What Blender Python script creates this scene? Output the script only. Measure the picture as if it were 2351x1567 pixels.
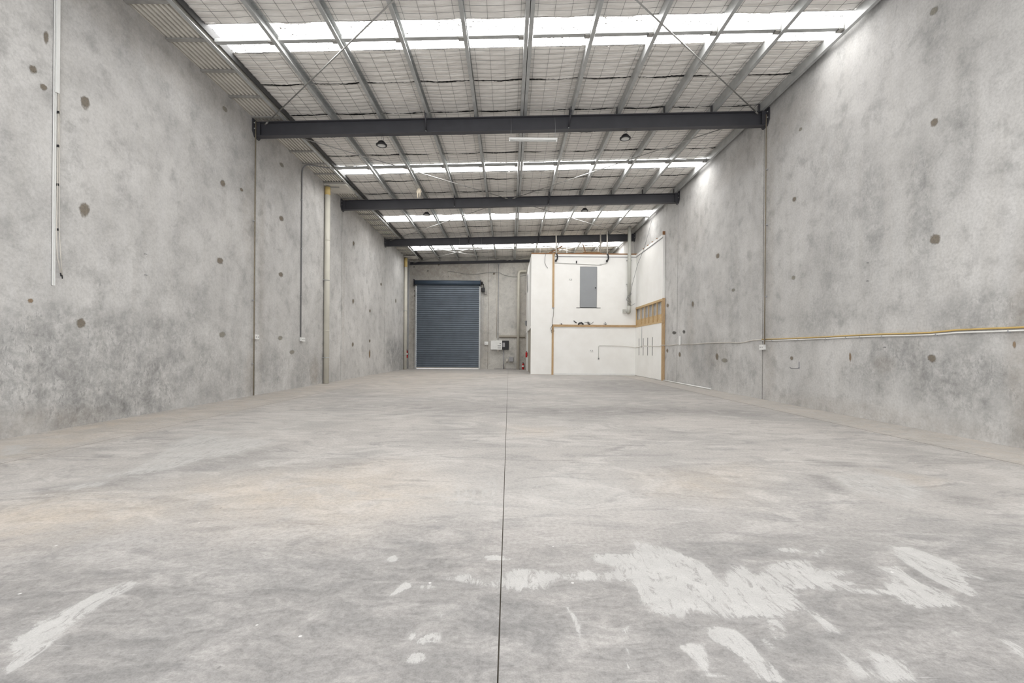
import bpy, math, random
import numpy as np
from mathutils import Vector, Matrix
random.seed(7)
for o in list(bpy.data.objects): bpy.data.objects.remove(o, do_unlink=True)
SC = bpy.context.scene
COL = SC.collection

# ------------------------------------------------------------------ camera
cam_d = bpy.data.cameras.new('camera'); cam = bpy.data.objects.new('camera', cam_d); COL.objects.link(cam)
FPX, W_, H_ = 1045.0, 2351.0, 1567.0
cam_d.sensor_fit = 'HORIZONTAL'; cam_d.sensor_width = 36.0; cam_d.lens = 36.0*FPX/W_
cam_d.shift_x = -(1168.0-W_/2)/W_
cam_d.shift_y = (805.5-H_/2)/W_
cam_d.clip_start = 0.05; cam_d.clip_end = 200
cam.location = (0, 0, 1.18)
cam.rotation_euler = (Matrix.Rotation(math.radians(90), 3, 'X') @ Matrix.Rotation(0.008, 3, 'Z')).to_euler()
SC.camera = cam

# ------------------------------------------------------------------ world (bright overcast sky) and exposure
SKY = 1.6
SKYLIGHT = 8.5
world = bpy.data.worlds.new('overcast_sky'); SC.world = world; world.use_nodes = True
bg = world.node_tree.nodes['Background']; bg.inputs[0].default_value = (0.95, 0.97, 1.0, 1); bg.inputs[1].default_value = SKY
SC.view_settings.view_transform = 'Standard'; SC.view_settings.look = 'None'
SC.view_settings.gamma = 1.0; SC.view_settings.use_curve_mapping = False
SC.view_settings.exposure = 0.75

# ------------------------------------------------------------------ node helpers
class NT:
    def __init__(s, name):
        s.m = bpy.data.materials.new(name); s.m.use_nodes = True
        s.t = s.m.node_tree; s.n = s.t.nodes; s.l = s.t.links
        s.p = s.n['Principled BSDF']; s.out = s.n['Material Output']
        s._co = None
    def co(s, scale=None):
        if s._co is None: s._co = s.n.new('ShaderNodeTexCoord')
        o = s._co.outputs['Object']
        if scale is None: return o
        mp = s.n.new('ShaderNodeMapping'); mp.inputs['Scale'].default_value = scale
        s.l.new(o, mp.inputs[0]); return mp.outputs[0]
    def noise(s, scale=1, detail=4, rough=.55, vec=None, dist=0, stretch=None):
        n = s.n.new('ShaderNodeTexNoise'); n.inputs['Scale'].default_value = scale
        n.inputs['Detail'].default_value = detail; n.inputs['Roughness'].default_value = rough
        n.inputs['Distortion'].default_value = dist
        s.l.new(vec if vec is not None else s.co(stretch), n.inputs['Vector']); return n.outputs[0]
    def ramp(s, v, pts):
        r = s.n.new('ShaderNodeValToRGB'); e = r.color_ramp.elements
        while len(e) < len(pts): e.new(0.5)
        for i, (p, c) in enumerate(pts):
            e[i].position = p
            e[i].color = (c, c, c, 1) if not hasattr(c, '__len__') else (*c, 1)
        s.l.new(v, r.inputs[0]); return r.outputs[0]
    def mix(s, f, a, b, mode='MIX'):
        m = s.n.new('ShaderNodeMix'); m.data_type = 'RGBA'; m.blend_type = mode; m.clamp_factor = True
        for i, v in ((0, f), (6, a), (7, b)):
            if isinstance(v, (int, float)): m.inputs[i].default_value = v if i == 0 else (v, v, v, 1)
            elif isinstance(v, tuple): m.inputs[i].default_value = (*v, 1)
            else: s.l.new(v, m.inputs[i])
        return m.outputs[2]
    def math(s, op, a, b=0.0, c=0.0, clamp=False):
        m = s.n.new('ShaderNodeMath'); m.operation = op; m.use_clamp = clamp
        for i, v in enumerate((a, b, c)):
            if isinstance(v, (int, float)): m.inputs[i].default_value = v
            else: s.l.new(v, m.inputs[i])
        return m.outputs[0]
    def attr(s, name):
        a = s.n.new('ShaderNodeAttribute'); a.attribute_name = name; return a.outputs['Fac']
    def bump(s, h, strength=.2, dist=.01):
        b = s.n.new('ShaderNodeBump'); b.inputs['Strength'].default_value = strength; b.inputs['Distance'].default_value = dist
        s.l.new(h, b.inputs['Height']); s.l.new(b.outputs[0], s.p.inputs['Normal'])
    def col(s, c):
        if isinstance(c, tuple): s.p.inputs['Base Color'].default_value = (*c, 1)
        else: s.l.new(c, s.p.inputs['Base Color'])
    def set(s, rough=.6, metal=0, spec=.5):
        s.p.inputs['Roughness'].default_value = rough; s.p.inputs['Metallic'].default_value = metal
        s.p.inputs['Specular IOR Level'].default_value = spec
        return s.m
def srgb(r, g, b):
    f = lambda c: (c/12.92 if c <= .04045 else ((c+.055)/1.055)**2.4)
    return (f(r/255), f(g/255), f(b/255))
def plain(name, c, rough=.6, metal=0, spec=.4, var=.12, scale=6.0):
    t = NT(name); n = t.noise(scale, 3)
    k = t.ramp(n, [(.3, 1-var), (.7, 1+var*.4)])
    t.col(t.mix(1.0, c, k, 'MULTIPLY')); return t.set(rough, metal, spec)
M = {}

# concrete wall panels
def wall_mat(name, tint):
    t = NT(name)
    big = t.noise(.55, 5, .6, dist=.6)
    mid = t.noise(2.3, 7, .68, dist=.15)
    fine = t.noise(26, 4, .7)
    vert = t.noise(3.0, 5, .6, stretch=(1.6, 1.6, .22))
    a = t.mix(t.ramp(big, [(.36, 0), (.64, 1)]), tuple(.48*c for c in tint), tuple(.66*c for c in tint))
    a = t.mix(t.math('MULTIPLY', t.ramp(vert, [(.42, 0), (.62, 1)]), .30), a, tuple(.50*c for c in (1.03, 1.0, .95)))
    a = t.mix(t.math('MULTIPLY', t.ramp(mid, [(.5, 0), (.72, 1)]), .35), a, tuple(.74*c for c in tint))
    a = t.mix(t.math('MULTIPLY', t.ramp(mid, [(.32, 1), (.48, 0)]), .55), a, (.31, .308, .30))
    a = t.mix(.8, a, t.ramp(fine, [(.3, .76), (.6, 1.0)]), 'MULTIPLY')
    # mould and damp staining with its own blotchy shape
    dk = t.math('MULTIPLY_ADD', t.noise(3.6, 8, .76, dist=.35), 3.0, -1.15, True)
    spk = t.ramp(t.noise(17, 4, .8, stretch=(1, 1, .45)), [(.50, 0), (.60, 1)])
    f = t.math('MULTIPLY', t.attr('dark'), t.math('MAXIMUM', dk, t.math('MULTIPLY', spk, .6)), 0, True)
    a = t.mix(t.math('MULTIPLY', f, .88), a, (.150, .152, .148))
    f2 = t.math('MULTIPLY', t.attr('brown'), t.math('MULTIPLY_ADD', t.noise(6, 5, .7), 1.6, -.3, True), 0, True)
    a = t.mix(t.math('MULTIPLY', f2, .7), a, (.25, .205, .155))
    f3 = t.math('MULTIPLY', t.attr('pale'), t.math('MULTIPLY_ADD', mid, 2.0, -.5, True), 0, True)
    a = t.mix(t.math('MULTIPLY', f3, .55), a, (.62, .61, .59))
    t.col(a)
    t.bump(t.math('ADD', t.math('MULTIPLY', fine, .4), mid), .12, .02)
    return t.set(.72, 0, .3)
M['wall'] = wall_mat('precast_concrete', (1.0, .985, .962))
M['wall_back'] = wall_mat('precast_concrete_end', (1.0, .97, .90))

def floor_mat():
    t = NT('concrete_slab')
    big = t.noise(.42, 5, .6, dist=.8)
    swl = t.noise(.9, 7, .68, dist=2.2, stretch=(.75, 1.25, 1))
    mid = t.noise(1.9, 7, .68, dist=1.6, stretch=(.7, 1.5, 1))
    fine = t.noise(34, 5, .78)
    grit = t.noise(150, 2, .6)
    a = t.mix(t.ramp(big, [(.36, 0), (.66, 1)]), (.385, .37, .354), (.50, .472, .447))
    a = t.mix(t.math('MULTIPLY', t.ramp(swl, [(.50, 0), (.59, 1)]), .55), a, (.57, .545, .52))
    a = t.mix(t.math('MULTIPLY', t.ramp(mid, [(.35, 1), (.48, 0)]), .68), a, (.29, .281, .274))
    a = t.mix(t.math('MULTIPLY', t.ramp(swl, [(.34, 1), (.44, 0)]), .35), a, (.33, .32, .31))
    # rust and clay tint
    w = t.math('MULTIPLY', t.attr('ochre'), t.math('MULTIPLY_ADD', t.noise(2.4, 6, .65, dist=1.0), 2.2, -.45, True), 0, True)
    a = t.mix(t.math('MULTIPLY', w, .75), a, (.60, .50, .39))
    # dark streaks and a broad darker tone on the near floor
    d = t.math('MULTIPLY', t.attr('dark'), t.math('MULTIPLY_ADD', t.noise(5, 7, .72, dist=1.0, stretch=(.8, 1.6, 1)), 2.6, -.55, True), 0, True)
    a = t.mix(t.math('MULTIPLY', d, .75), a, (.185, .180, .176))
    a = t.mix(.75, a, t.ramp(fine, [(.32, .66), (.58, 1.0)]), 'MULTIPLY')
    # skim coat: ragged, scraped, worn through in places
    mp = t.n.new('ShaderNodeMapping'); mp.inputs['Rotation'].default_value = (0, 0, .6); mp.inputs['Scale'].default_value = (3.0, .9, 1)
    t.l.new(t.co(), mp.inputs[0])
    sx = t.noise(5.5, 9, .80, vec=mp.outputs[0], dist=1.4)
    at = t.attr('pale')
    p = t.math('ADD', at, t.math('MULTIPLY_ADD', sx, 4.4, -2.2))
    pf = t.math('MULTIPLY', t.ramp(p, [(.40, 0), (.62, 1)]), t.ramp(at, [(.30, 0), (.52, 1)]))
    pc = t.mix(t.ramp(t.noise(6, 6, .75), [(.3, 0), (.7, 1)]), (.41, .40, .387), (.52, .51, .492))
    a = t.mix(t.math('MULTIPLY', at, .25, 0, True), a, (.52, .51, .49))
    a = t.mix(t.math('MULTIPLY', pf, .85), a, pc)
    # fine scratches in two directions
    for rot, st in ((.5, (1.2, 26, 1)), (-.9, (1.0, 30, 1))):
        m2 = t.n.new('ShaderNodeMapping'); m2.inputs['Rotation'].default_value = (0, 0, rot); m2.inputs['Scale'].default_value = st
        t.l.new(t.co(), m2.inputs[0])
        s_ = t.ramp(t.noise(2.6, 4, .7, vec=m2.outputs[0], dist=.3), [(.66, 0), (.72, 1)])
        a = t.mix(t.math('MULTIPLY', s_, .28), a, (.66, .65, .63))
    # sparse dark chips, pits and paint flecks
    chips = t.ramp(t.noise(9, 3, .9, stretch=(1.4, .9, 1)), [(.69, 0), (.73, 1)])
    a = t.mix(t.math('MULTIPLY', chips, .55), a, (.16, .155, .15))
    vr = t.n.new('ShaderNodeTexVoronoi'); vr.inputs['Scale'].default_value = 4.0; t.l.new(t.co(), vr.inputs['Vector'])
    fl = t.ramp(vr.outputs['Distance'], [(.025, 1), (.035, 0)])
    a = t.mix(t.math('MULTIPLY', fl, .6), a, (.78, .77, .75))
    a = t.mix(.4, a, t.ramp(grit, [(.3, .66), (.6, 1.05)]), 'MULTIPLY')
    t.col(a)
    t.bump(t.math('ADD', fine, t.math('MULTIPLY', pf, .6)), .10, .006)
    m = t.set(.68, 0, .28); return m
M['floor'] = floor_mat()

def foil_mat():
    t = NT('insulation_facing')
    n = t.noise(5, 6, .7, stretch=(.35, 1.6, 1)); n2 = t.noise(.8, 4)
    a = t.mix(t.ramp(n, [(.35, 0), (.65, 1)]), (.78, .75, .71), (.95, .92, .875))
    a = t.mix(t.math('MULTIPLY', t.ramp(n2, [(.3, 1), (.6, 0)]), .3), a, (.66, .63, .60))
    t.col(a); t.bump(t.noise(14, 5, .7, stretch=(.4, 2.2, 1)), .35, .03)
    return t.set(.5, .0, .5)
M['foil'] = foil_mat()

def skylight_mat(dirty):
    t = NT('translucent_sheet_dirty' if dirty else 'translucent_sheet')
    em = t.n.new('ShaderNodeEmission')
    sp = t.ramp(t.noise(30, 5, .78, stretch=(.6, 1.4, 1)), [(.50, 1), (.55, .0)])
    zone = t.ramp(t.noise(3.2, 3, .6, stretch=(.25, 3.0, 1)), [(.43, 1), (.52, 0)])
    f = t.math('MAXIMUM', sp, zone) if dirty else t.ramp(t.noise(14, 2, .5), [(.70, 1), (.73, .0)])
    t.l.new(t.mix(f, (.010, .009, .007), (1.0, .99, .975)), em.inputs['Color'])
    em.inputs['Strength'].default_value = SKYLIGHT
    t.l.new(em.outputs[0], t.out.inputs['Surface']); return t.m
M['sky_dirty'] = skylight_mat(True); M['sky_clean'] = skylight_mat(False)

def timber_mat(name, c1, c2, st):
    t = NT(name); g = t.noise(9, 5, .65, stretch=st, dist=.8)
    kn = t.ramp(t.noise(7, 2, .5), [(.72, 0), (.78, 1)])
    a = t.mix(t.ramp(g, [(.3, 0), (.7, 1)]), c1, c2); a = t.mix(t.math('MULTIPLY', kn, .6), a, (.10, .055, .03))
    t.col(a); return t.set(.7, 0, .25)
M['timber_v'] = timber_mat('pine_upright', (.42, .28, .155), (.58, .42, .25), (6, 6, .7))
M['timber_h'] = timber_mat('pine_level', (.36, .235, .125), (.60, .43, .25), (.7, 6, 6))
M['timber_y'] = timber_mat('pine_framing', (.47, .33, .17), (.63, .47, .275), (6, .8, 4))
M['timber_dk'] = timber_mat('weathered_pine', (.24, .12, .06), (.36, .20, .10), (.7, 6, 6))

def plaster_mat():
    t = NT('painted_plasterboard'); n = t.noise(1.2, 5, .6); f = t.noise(5, 6, .75)
    a = t.mix(t.ramp(n, [(.35, 0), (.65, 1)]), (.85, .84, .81), (.90, .895, .87))
    a = t.mix(t.math('MULTIPLY', t.ramp(f, [(.66, 0), (.78, 1)]), .25), a, (.55, .53, .50))
    t.col(a); return t.set(.65, 0, .3)
M['plaster'] = plaster_mat()
M['steel'] = plain('dark_painted_steel', srgb(68, 68, 73), .48, .0, .45, .10, 3)
M['steel_under'] = M['steel']
M['galv'] = plain('galvanised_steel', (.48, .49, .485), .42, .35, .5, .18, 4)
M['galv_dull'] = plain('dull_galvanised', (.36, .35, .33), .55, .2, .4, .18, 5)
M['zinc'] = plain('zincalume_sheet', (.70, .67, .61), .45, .1, .5, .14, 3)
M['roof'] = plain('roof_sheet_metal', (.08, .08, .08), .7)
M['wire'] = plain('mesh_wire', (.16, .155, .15), .6, .3, .3, .1)
M['rod'] = plain('bracing_rod_steel', (.42, .415, .40), .4, .6, .5, .15)
M['pvc'] = plain('cream_pvc_pipe', (.66, .635, .555), .42, 0, .5, .07, 3)
M['pvc_grey'] = plain('grey_green_pvc', (.52, .52, .475), .45, 0, .5, .08, 3)
M['pvc_amber'] = plain('amber_pvc_collar', (.66, .50, .20), .35, 0, .5, .08, 3)
M['white'] = plain('white_plastic', (.80, .80, .78), .4, 0, .5, .05)
M['offwhite'] = plain('offwhite_plastic', (.62, .585, .53), .45, 0, .5, .08)
M['grey_pl'] = plain('grey_conduit', (.22, .22, .225), .5, 0, .4, .1)
M['midgrey'] = plain('mid_grey_plastic', (.36, .36, .375), .5, 0, .4, .1)
M['black'] = plain('black_plastic', (.02, .02, .022), .45, 0, .4, .1)
M['brown_joint'] = plain('joint_sealant', (.13, .105, .075), .8, 0, .2, .25, 8)
M['cream_joint'] = plain('pale_joint_sealant', (.27, .235, .18), .8, 0, .2, .2, 8)
M['yellow'] = plain('yellow_gas_line', (.58, .40, .135), .4, 0, .5, .12)
M['red'] = plain('red_enamel', (.50, .016, .018), .3, 0, .5, .08)
M['door_grey'] = plain('grey_door_paint', srgb(150, 153, 156), .5, 0, .4, .05, 2)
M['roller'] = plain('blue_grey_colorbond', srgb(104, 114, 124), .34, .2, .5, .15, 2)
M['roller_dk'] = plain('blue_grey_drum', srgb(70, 84, 100), .42, .1, .5, .12, 2)
M['beige'] = plain('beige_panel', (.42, .385, .33), .7, 0, .3, .08)
M['slab_side'] = plain('joint_dirt', (.14, .125, .105), .9, 0, .1, .2)
M['lens'] = plain('prismatic_lens', (.62, .62, .60), .25, 0, .5, .05)
M['cloth'] = plain('pale_rag', (.70, .62, .50), .9, 0, .1, .12)
M['glass_dk'] = plain('dark_window_glass', (.05, .055, .06), .1, 0, .6, .05)

def decal_mat(name, c):
    t = NT(name)
    n = t.noise(16, 5, .75, dist=1.0)
    f = t.ramp(t.math('ADD', t.attr('alpha'), t.math('MULTIPLY_ADD', n, .9, -.45)), [(.22, 0), (.70, 1)])
    t.col(t.mix(t.ramp(t.noise(40, 3), [(.3, 0), (.7, 1)]), tuple(x*.8 for x in c), tuple(x*1.15 for x in c)))
    t.l.new(t.math('MULTIPLY', f, .64), t.p.inputs['Alpha']); return t.set(.85, 0, .2)
M['patch'] = decal_mat('grout_patch', (.235, .197, .148))
M['patch_pale'] = decal_mat('pale_grout_patch', (.33, .31, .26))
M['rust'] = decal_mat('rust_mark', (.30, .205, .12))
M['scuff'] = decal_mat('dark_scuff', (.09, .085, .075))

# ------------------------------------------------------------------ mesh builder
class MB:
    def __init__(s): s.v = []; s.f = []; s.smooth = []
    def add(s, vs, fs, sm=False):
        b = len(s.v); s.v += [tuple(v) for v in vs]
        for f in fs: s.f.append(tuple(i+b for i in f)); s.smooth.append(sm)
        return s
    def box(s, x0, x1, y0, y1, z0, z1, c=0.0):
        if c <= 0:
            vs = [(x, y, z) for z in (z0, z1) for y in (y0, y1) for x in (x0, x1)]
            return s.add(vs, [(0, 2, 3, 1), (4, 5, 7, 6), (0, 1, 5, 4), (2, 6, 7, 3), (0, 4, 6, 2), (1, 3, 7, 5)])
        # bevelled box: octagonal section in the two longest-facing axes
        vs = []
        for z, k in ((z0, 1), (z0+c, 0), (z1-c, 0), (z1, 1)):
            a = c*k
            for x, y in ((x0+c+a*.0, y0+a), (x1-c, y0+a), (x1-a, y0+c), (x1-a, y1-c), (x1-c, y1-a), (x0+c, y1-a), (x0+a, y1-c), (x0+a, y0+c)):
                vs.append((x, y, z))
        fs = [tuple(reversed(range(8))), tuple(range(24, 32))]
        for r in range(3):
            for i in range(8):
                j = (i+1) % 8; fs.append((r*8+i, r*8+j, r*8+8+j, r*8+8+i))
        return s.add(vs, fs)
    def prism(s, prof, axis, a, b, shift=None):
        """profile (2-D loop) extruded along an axis from a to b; shift(a) may offset the loop"""
        n = len(prof); vs = []
        for t in (a, b):
            du, dv = shift(t) if shift else (0, 0)
            for u, v in prof:
                u2, v2 = u+du, v+dv
                vs.append({'x': (t, u2, v2), 'y': (u2, t, v2), 'z': (u2, v2, t)}[axis])
        fs = [tuple(range(n)), tuple(reversed(range(n, 2*n)))]
        fs += [(i, i+n, (i+1) % n+n, (i+1) % n) for i in range(n)]
        return s.add(vs, fs)
    def tube(s, pts, r, seg=8, caps=True):
        P = [Vector(p) for p in pts]; n = len(P); vs = []; prev = None
        for i, p in enumerate(P):
            d = (P[min(i+1, n-1)]-P[max(i-1, 0)]).normalized()
            if prev is None:
                up = Vector((0, 0, 1)) if abs(d.z) < .9 else Vector((1, 0, 0))
                a = d.cross(up).normalized()
            else: a = (prev-d*prev.dot(d)).normalized()
            prev = a; b = d.cross(a)
            rr = r[i] if hasattr(r, '__len__') else r
            for k in range(seg):
                t = 2*math.pi*k/seg; vs.append(p+(a*math.cos(t)+b*math.sin(t))*rr)
        fs = [(i*seg+k, i*seg+(k+1) % seg, (i+1)*seg+(k+1) % seg, (i+1)*seg+k) for i in range(n-1) for k in range(seg)]
        s.add(vs, fs, True)
        if caps:
            b = len(s.v)-n*seg
            s.f.append(tuple(reversed(range(b, b+seg)))); s.smooth.append(False)
            s.f.append(tuple(range(b+(n-1)*seg, b+n*seg))); s.smooth.append(False)
        return s
    def lathe(s, prof, c, seg=24):
        vs = []; n = len(prof)
        for r, z in prof:
            for k in range(seg):
                t = 2*math.pi*k/seg; vs.append((c[0]+r*math.cos(t), c[1]+r*math.sin(t), c[2]+z))
        fs = [(i*seg+k, i*seg+(k+1) % seg, (i+1)*seg+(k+1) % seg, (i+1)*seg+k) for i in range(n-1) for k in range(seg)]
        return s.add(vs, fs, True)
    def build(s, name, mat, parent=None, origin=None):
        off = Vector((0, 0, 0))
        if parent is not None:
            p = parent
            while p is not None: off += p.location; p = p.parent
        if origin is not None: off = Vector(origin) if parent is None else off
        me = bpy.data.meshes.new(name)
        V = np.array(s.v, dtype=float)-np.array(off)
        me.from_pydata(V.tolist(), [], s.f); me.update()
        if any(s.smooth): me.polygons.foreach_set('use_smooth', s.smooth)
        me.materials.append(M[mat] if isinstance(mat, str) else mat)
        o = bpy.data.objects.new(name, me); COL.objects.link(o)
        if parent is not None: o.parent = parent
        elif origin is not None: o.location = origin
        return o
def tag(o, label=None, cat=None, group=None, kind=None):
    for k, v in (('label', label), ('category', cat), ('group', group), ('kind', kind)):
        if v: o[k] = v
    return o
def empty(name, loc=(0, 0, 0), parent=None):
    o = bpy.data.objects.new(name, None); o.location = loc; o.empty_display_size = .2; COL.objects.link(o)
    if parent is not None: o.parent = parent
    return o
def thing(name, loc, label, cat, group=None): return tag(empty(name, loc), label, cat, group)
def struct(name, label=None, loc=(0, 0, 0)): return tag(empty(name, loc), label, None, None, 'structure')
def box1(name, mat, parent, *a, **k): return MB().box(*a, **k).build(name, mat, parent)
def arc(p0, p1, p2, n=6):
    """rounded corner from p0 to p2 about control point p1"""
    a, b, c = Vector(p0), Vector(p1), Vector(p2)
    return [tuple(a*(1-t)**2+b*2*t*(1-t)+c*t*t) for t in [i/n for i in range(n+1)]]

# geometry of the shed
XL, XR = -6.48, 6.50
YB, YF = 29.6, -0.8
PORTALS = (11.6, 17.6, 23.7)
def zt(x): return 7.12+.0295*x            # top of the rafters, which rise to the right
def zroof(x): return zt(x)+.215           # underside of the roof sheeting

# ------------------------------------------------------------------ surface grids with stain attributes
def poly_mask(px, py, polys):
    out = np.zeros_like(px)
    for pts, soft, amp in polys:
        P = np.array(pts); lo = P.min(0)-soft*1.5; hi = P.max(0)+soft*1.5
        idx = np.where((px > lo[0]) & (px < hi[0]) & (py > lo[1]) & (py < hi[1]))[0]
        if len(idx) == 0: continue
        x = px[idx]; y = py[idx]; ins = np.zeros(len(idx), bool); d = np.full(len(idx), 1e9)
        n = len(P)
        for i in range(n):
            x0, y0 = P[i]; x1, y1 = P[(i+1) % n]
            dx, dy = x1-x0, y1-y0; L2 = dx*dx+dy*dy+1e-12
            t = np.clip(((x-x0)*dx+(y-y0)*dy)/L2, 0, 1)
            d = np.minimum(d, np.hypot(x-x0-t*dx, y-y0-t*dy))
            c = (y0 > y) != (y1 > y)
            with np.errstate(divide='ignore', invalid='ignore'):
                ins ^= c & (x < (x1-x0)*(y-y0)/(y1-y0+1e-15)+x0)
        sd = np.where(ins, d, -d)
        out[idx] = np.maximum(out[idx], amp*np.clip(.5+sd/(2*soft), 0, 1))
    return out
def ell_mask(a, b, ells):
    out = np.zeros_like(a)
    for ca, cb, ra, rb, s in ells:
        q = ((a-ca)/ra)**2+((b-cb)/rb)**2
        out = np.maximum(out, s*np.clip(1.35-q, 0, 1))
    return out
def grid_obj(name, A, B, fn, thick, mat, parent, attrs, flip=False):
    """front surface grid fn(a,b)->xyz, with a skirt of depth vector thick"""
    na, nb = len(A), len(B)
    aa, bb = np.meshgrid(A, B, indexing='ij'); aa = aa.ravel(); bb = bb.ravel()
    V = np.array(fn(aa, bb)).T
    I = np.arange(na*nb).reshape(na, nb)
    q = np.stack([I[:-1, :-1], I[1:, :-1], I[1:, 1:], I[:-1, 1:]], -1).reshape(-1, 4)
    ring = list(I[:, 0])+list(I[-1, 1:])+list(I[-2::-1, -1])+list(I[0, -2:0:-1])
    back = V[ring]+np.array(thick); nv = len(V); m = len(ring)
    V = np.vstack([V, back])
    sk = [(ring[i], nv+i, nv+(i+1) % m, ring[(i+1) % m]) for i in range(m)]
    fs = q.tolist()+sk+[tuple(range(nv, nv+m))]
    if flip: fs = [tuple(reversed(f)) for f in fs]
    me = bpy.data.meshes.new(name); me.from_pydata(V.tolist(), [], fs); me.update()
    for k, arr in attrs(aa, bb).items():
        at = me.attributes.new(k, 'FLOAT', 'POINT')
        at.data.foreach_set('value', np.concatenate([arr, np.zeros(m)]).astype(np.float32))
    me.materials.append(M[mat]); o = bpy.data.objects.new(name, me); COL.objects.link(o); o.parent = parent
    return o
def lin(a, b, step): return np.linspace(a, b, max(2, int(round((b-a)/step))+1))

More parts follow.
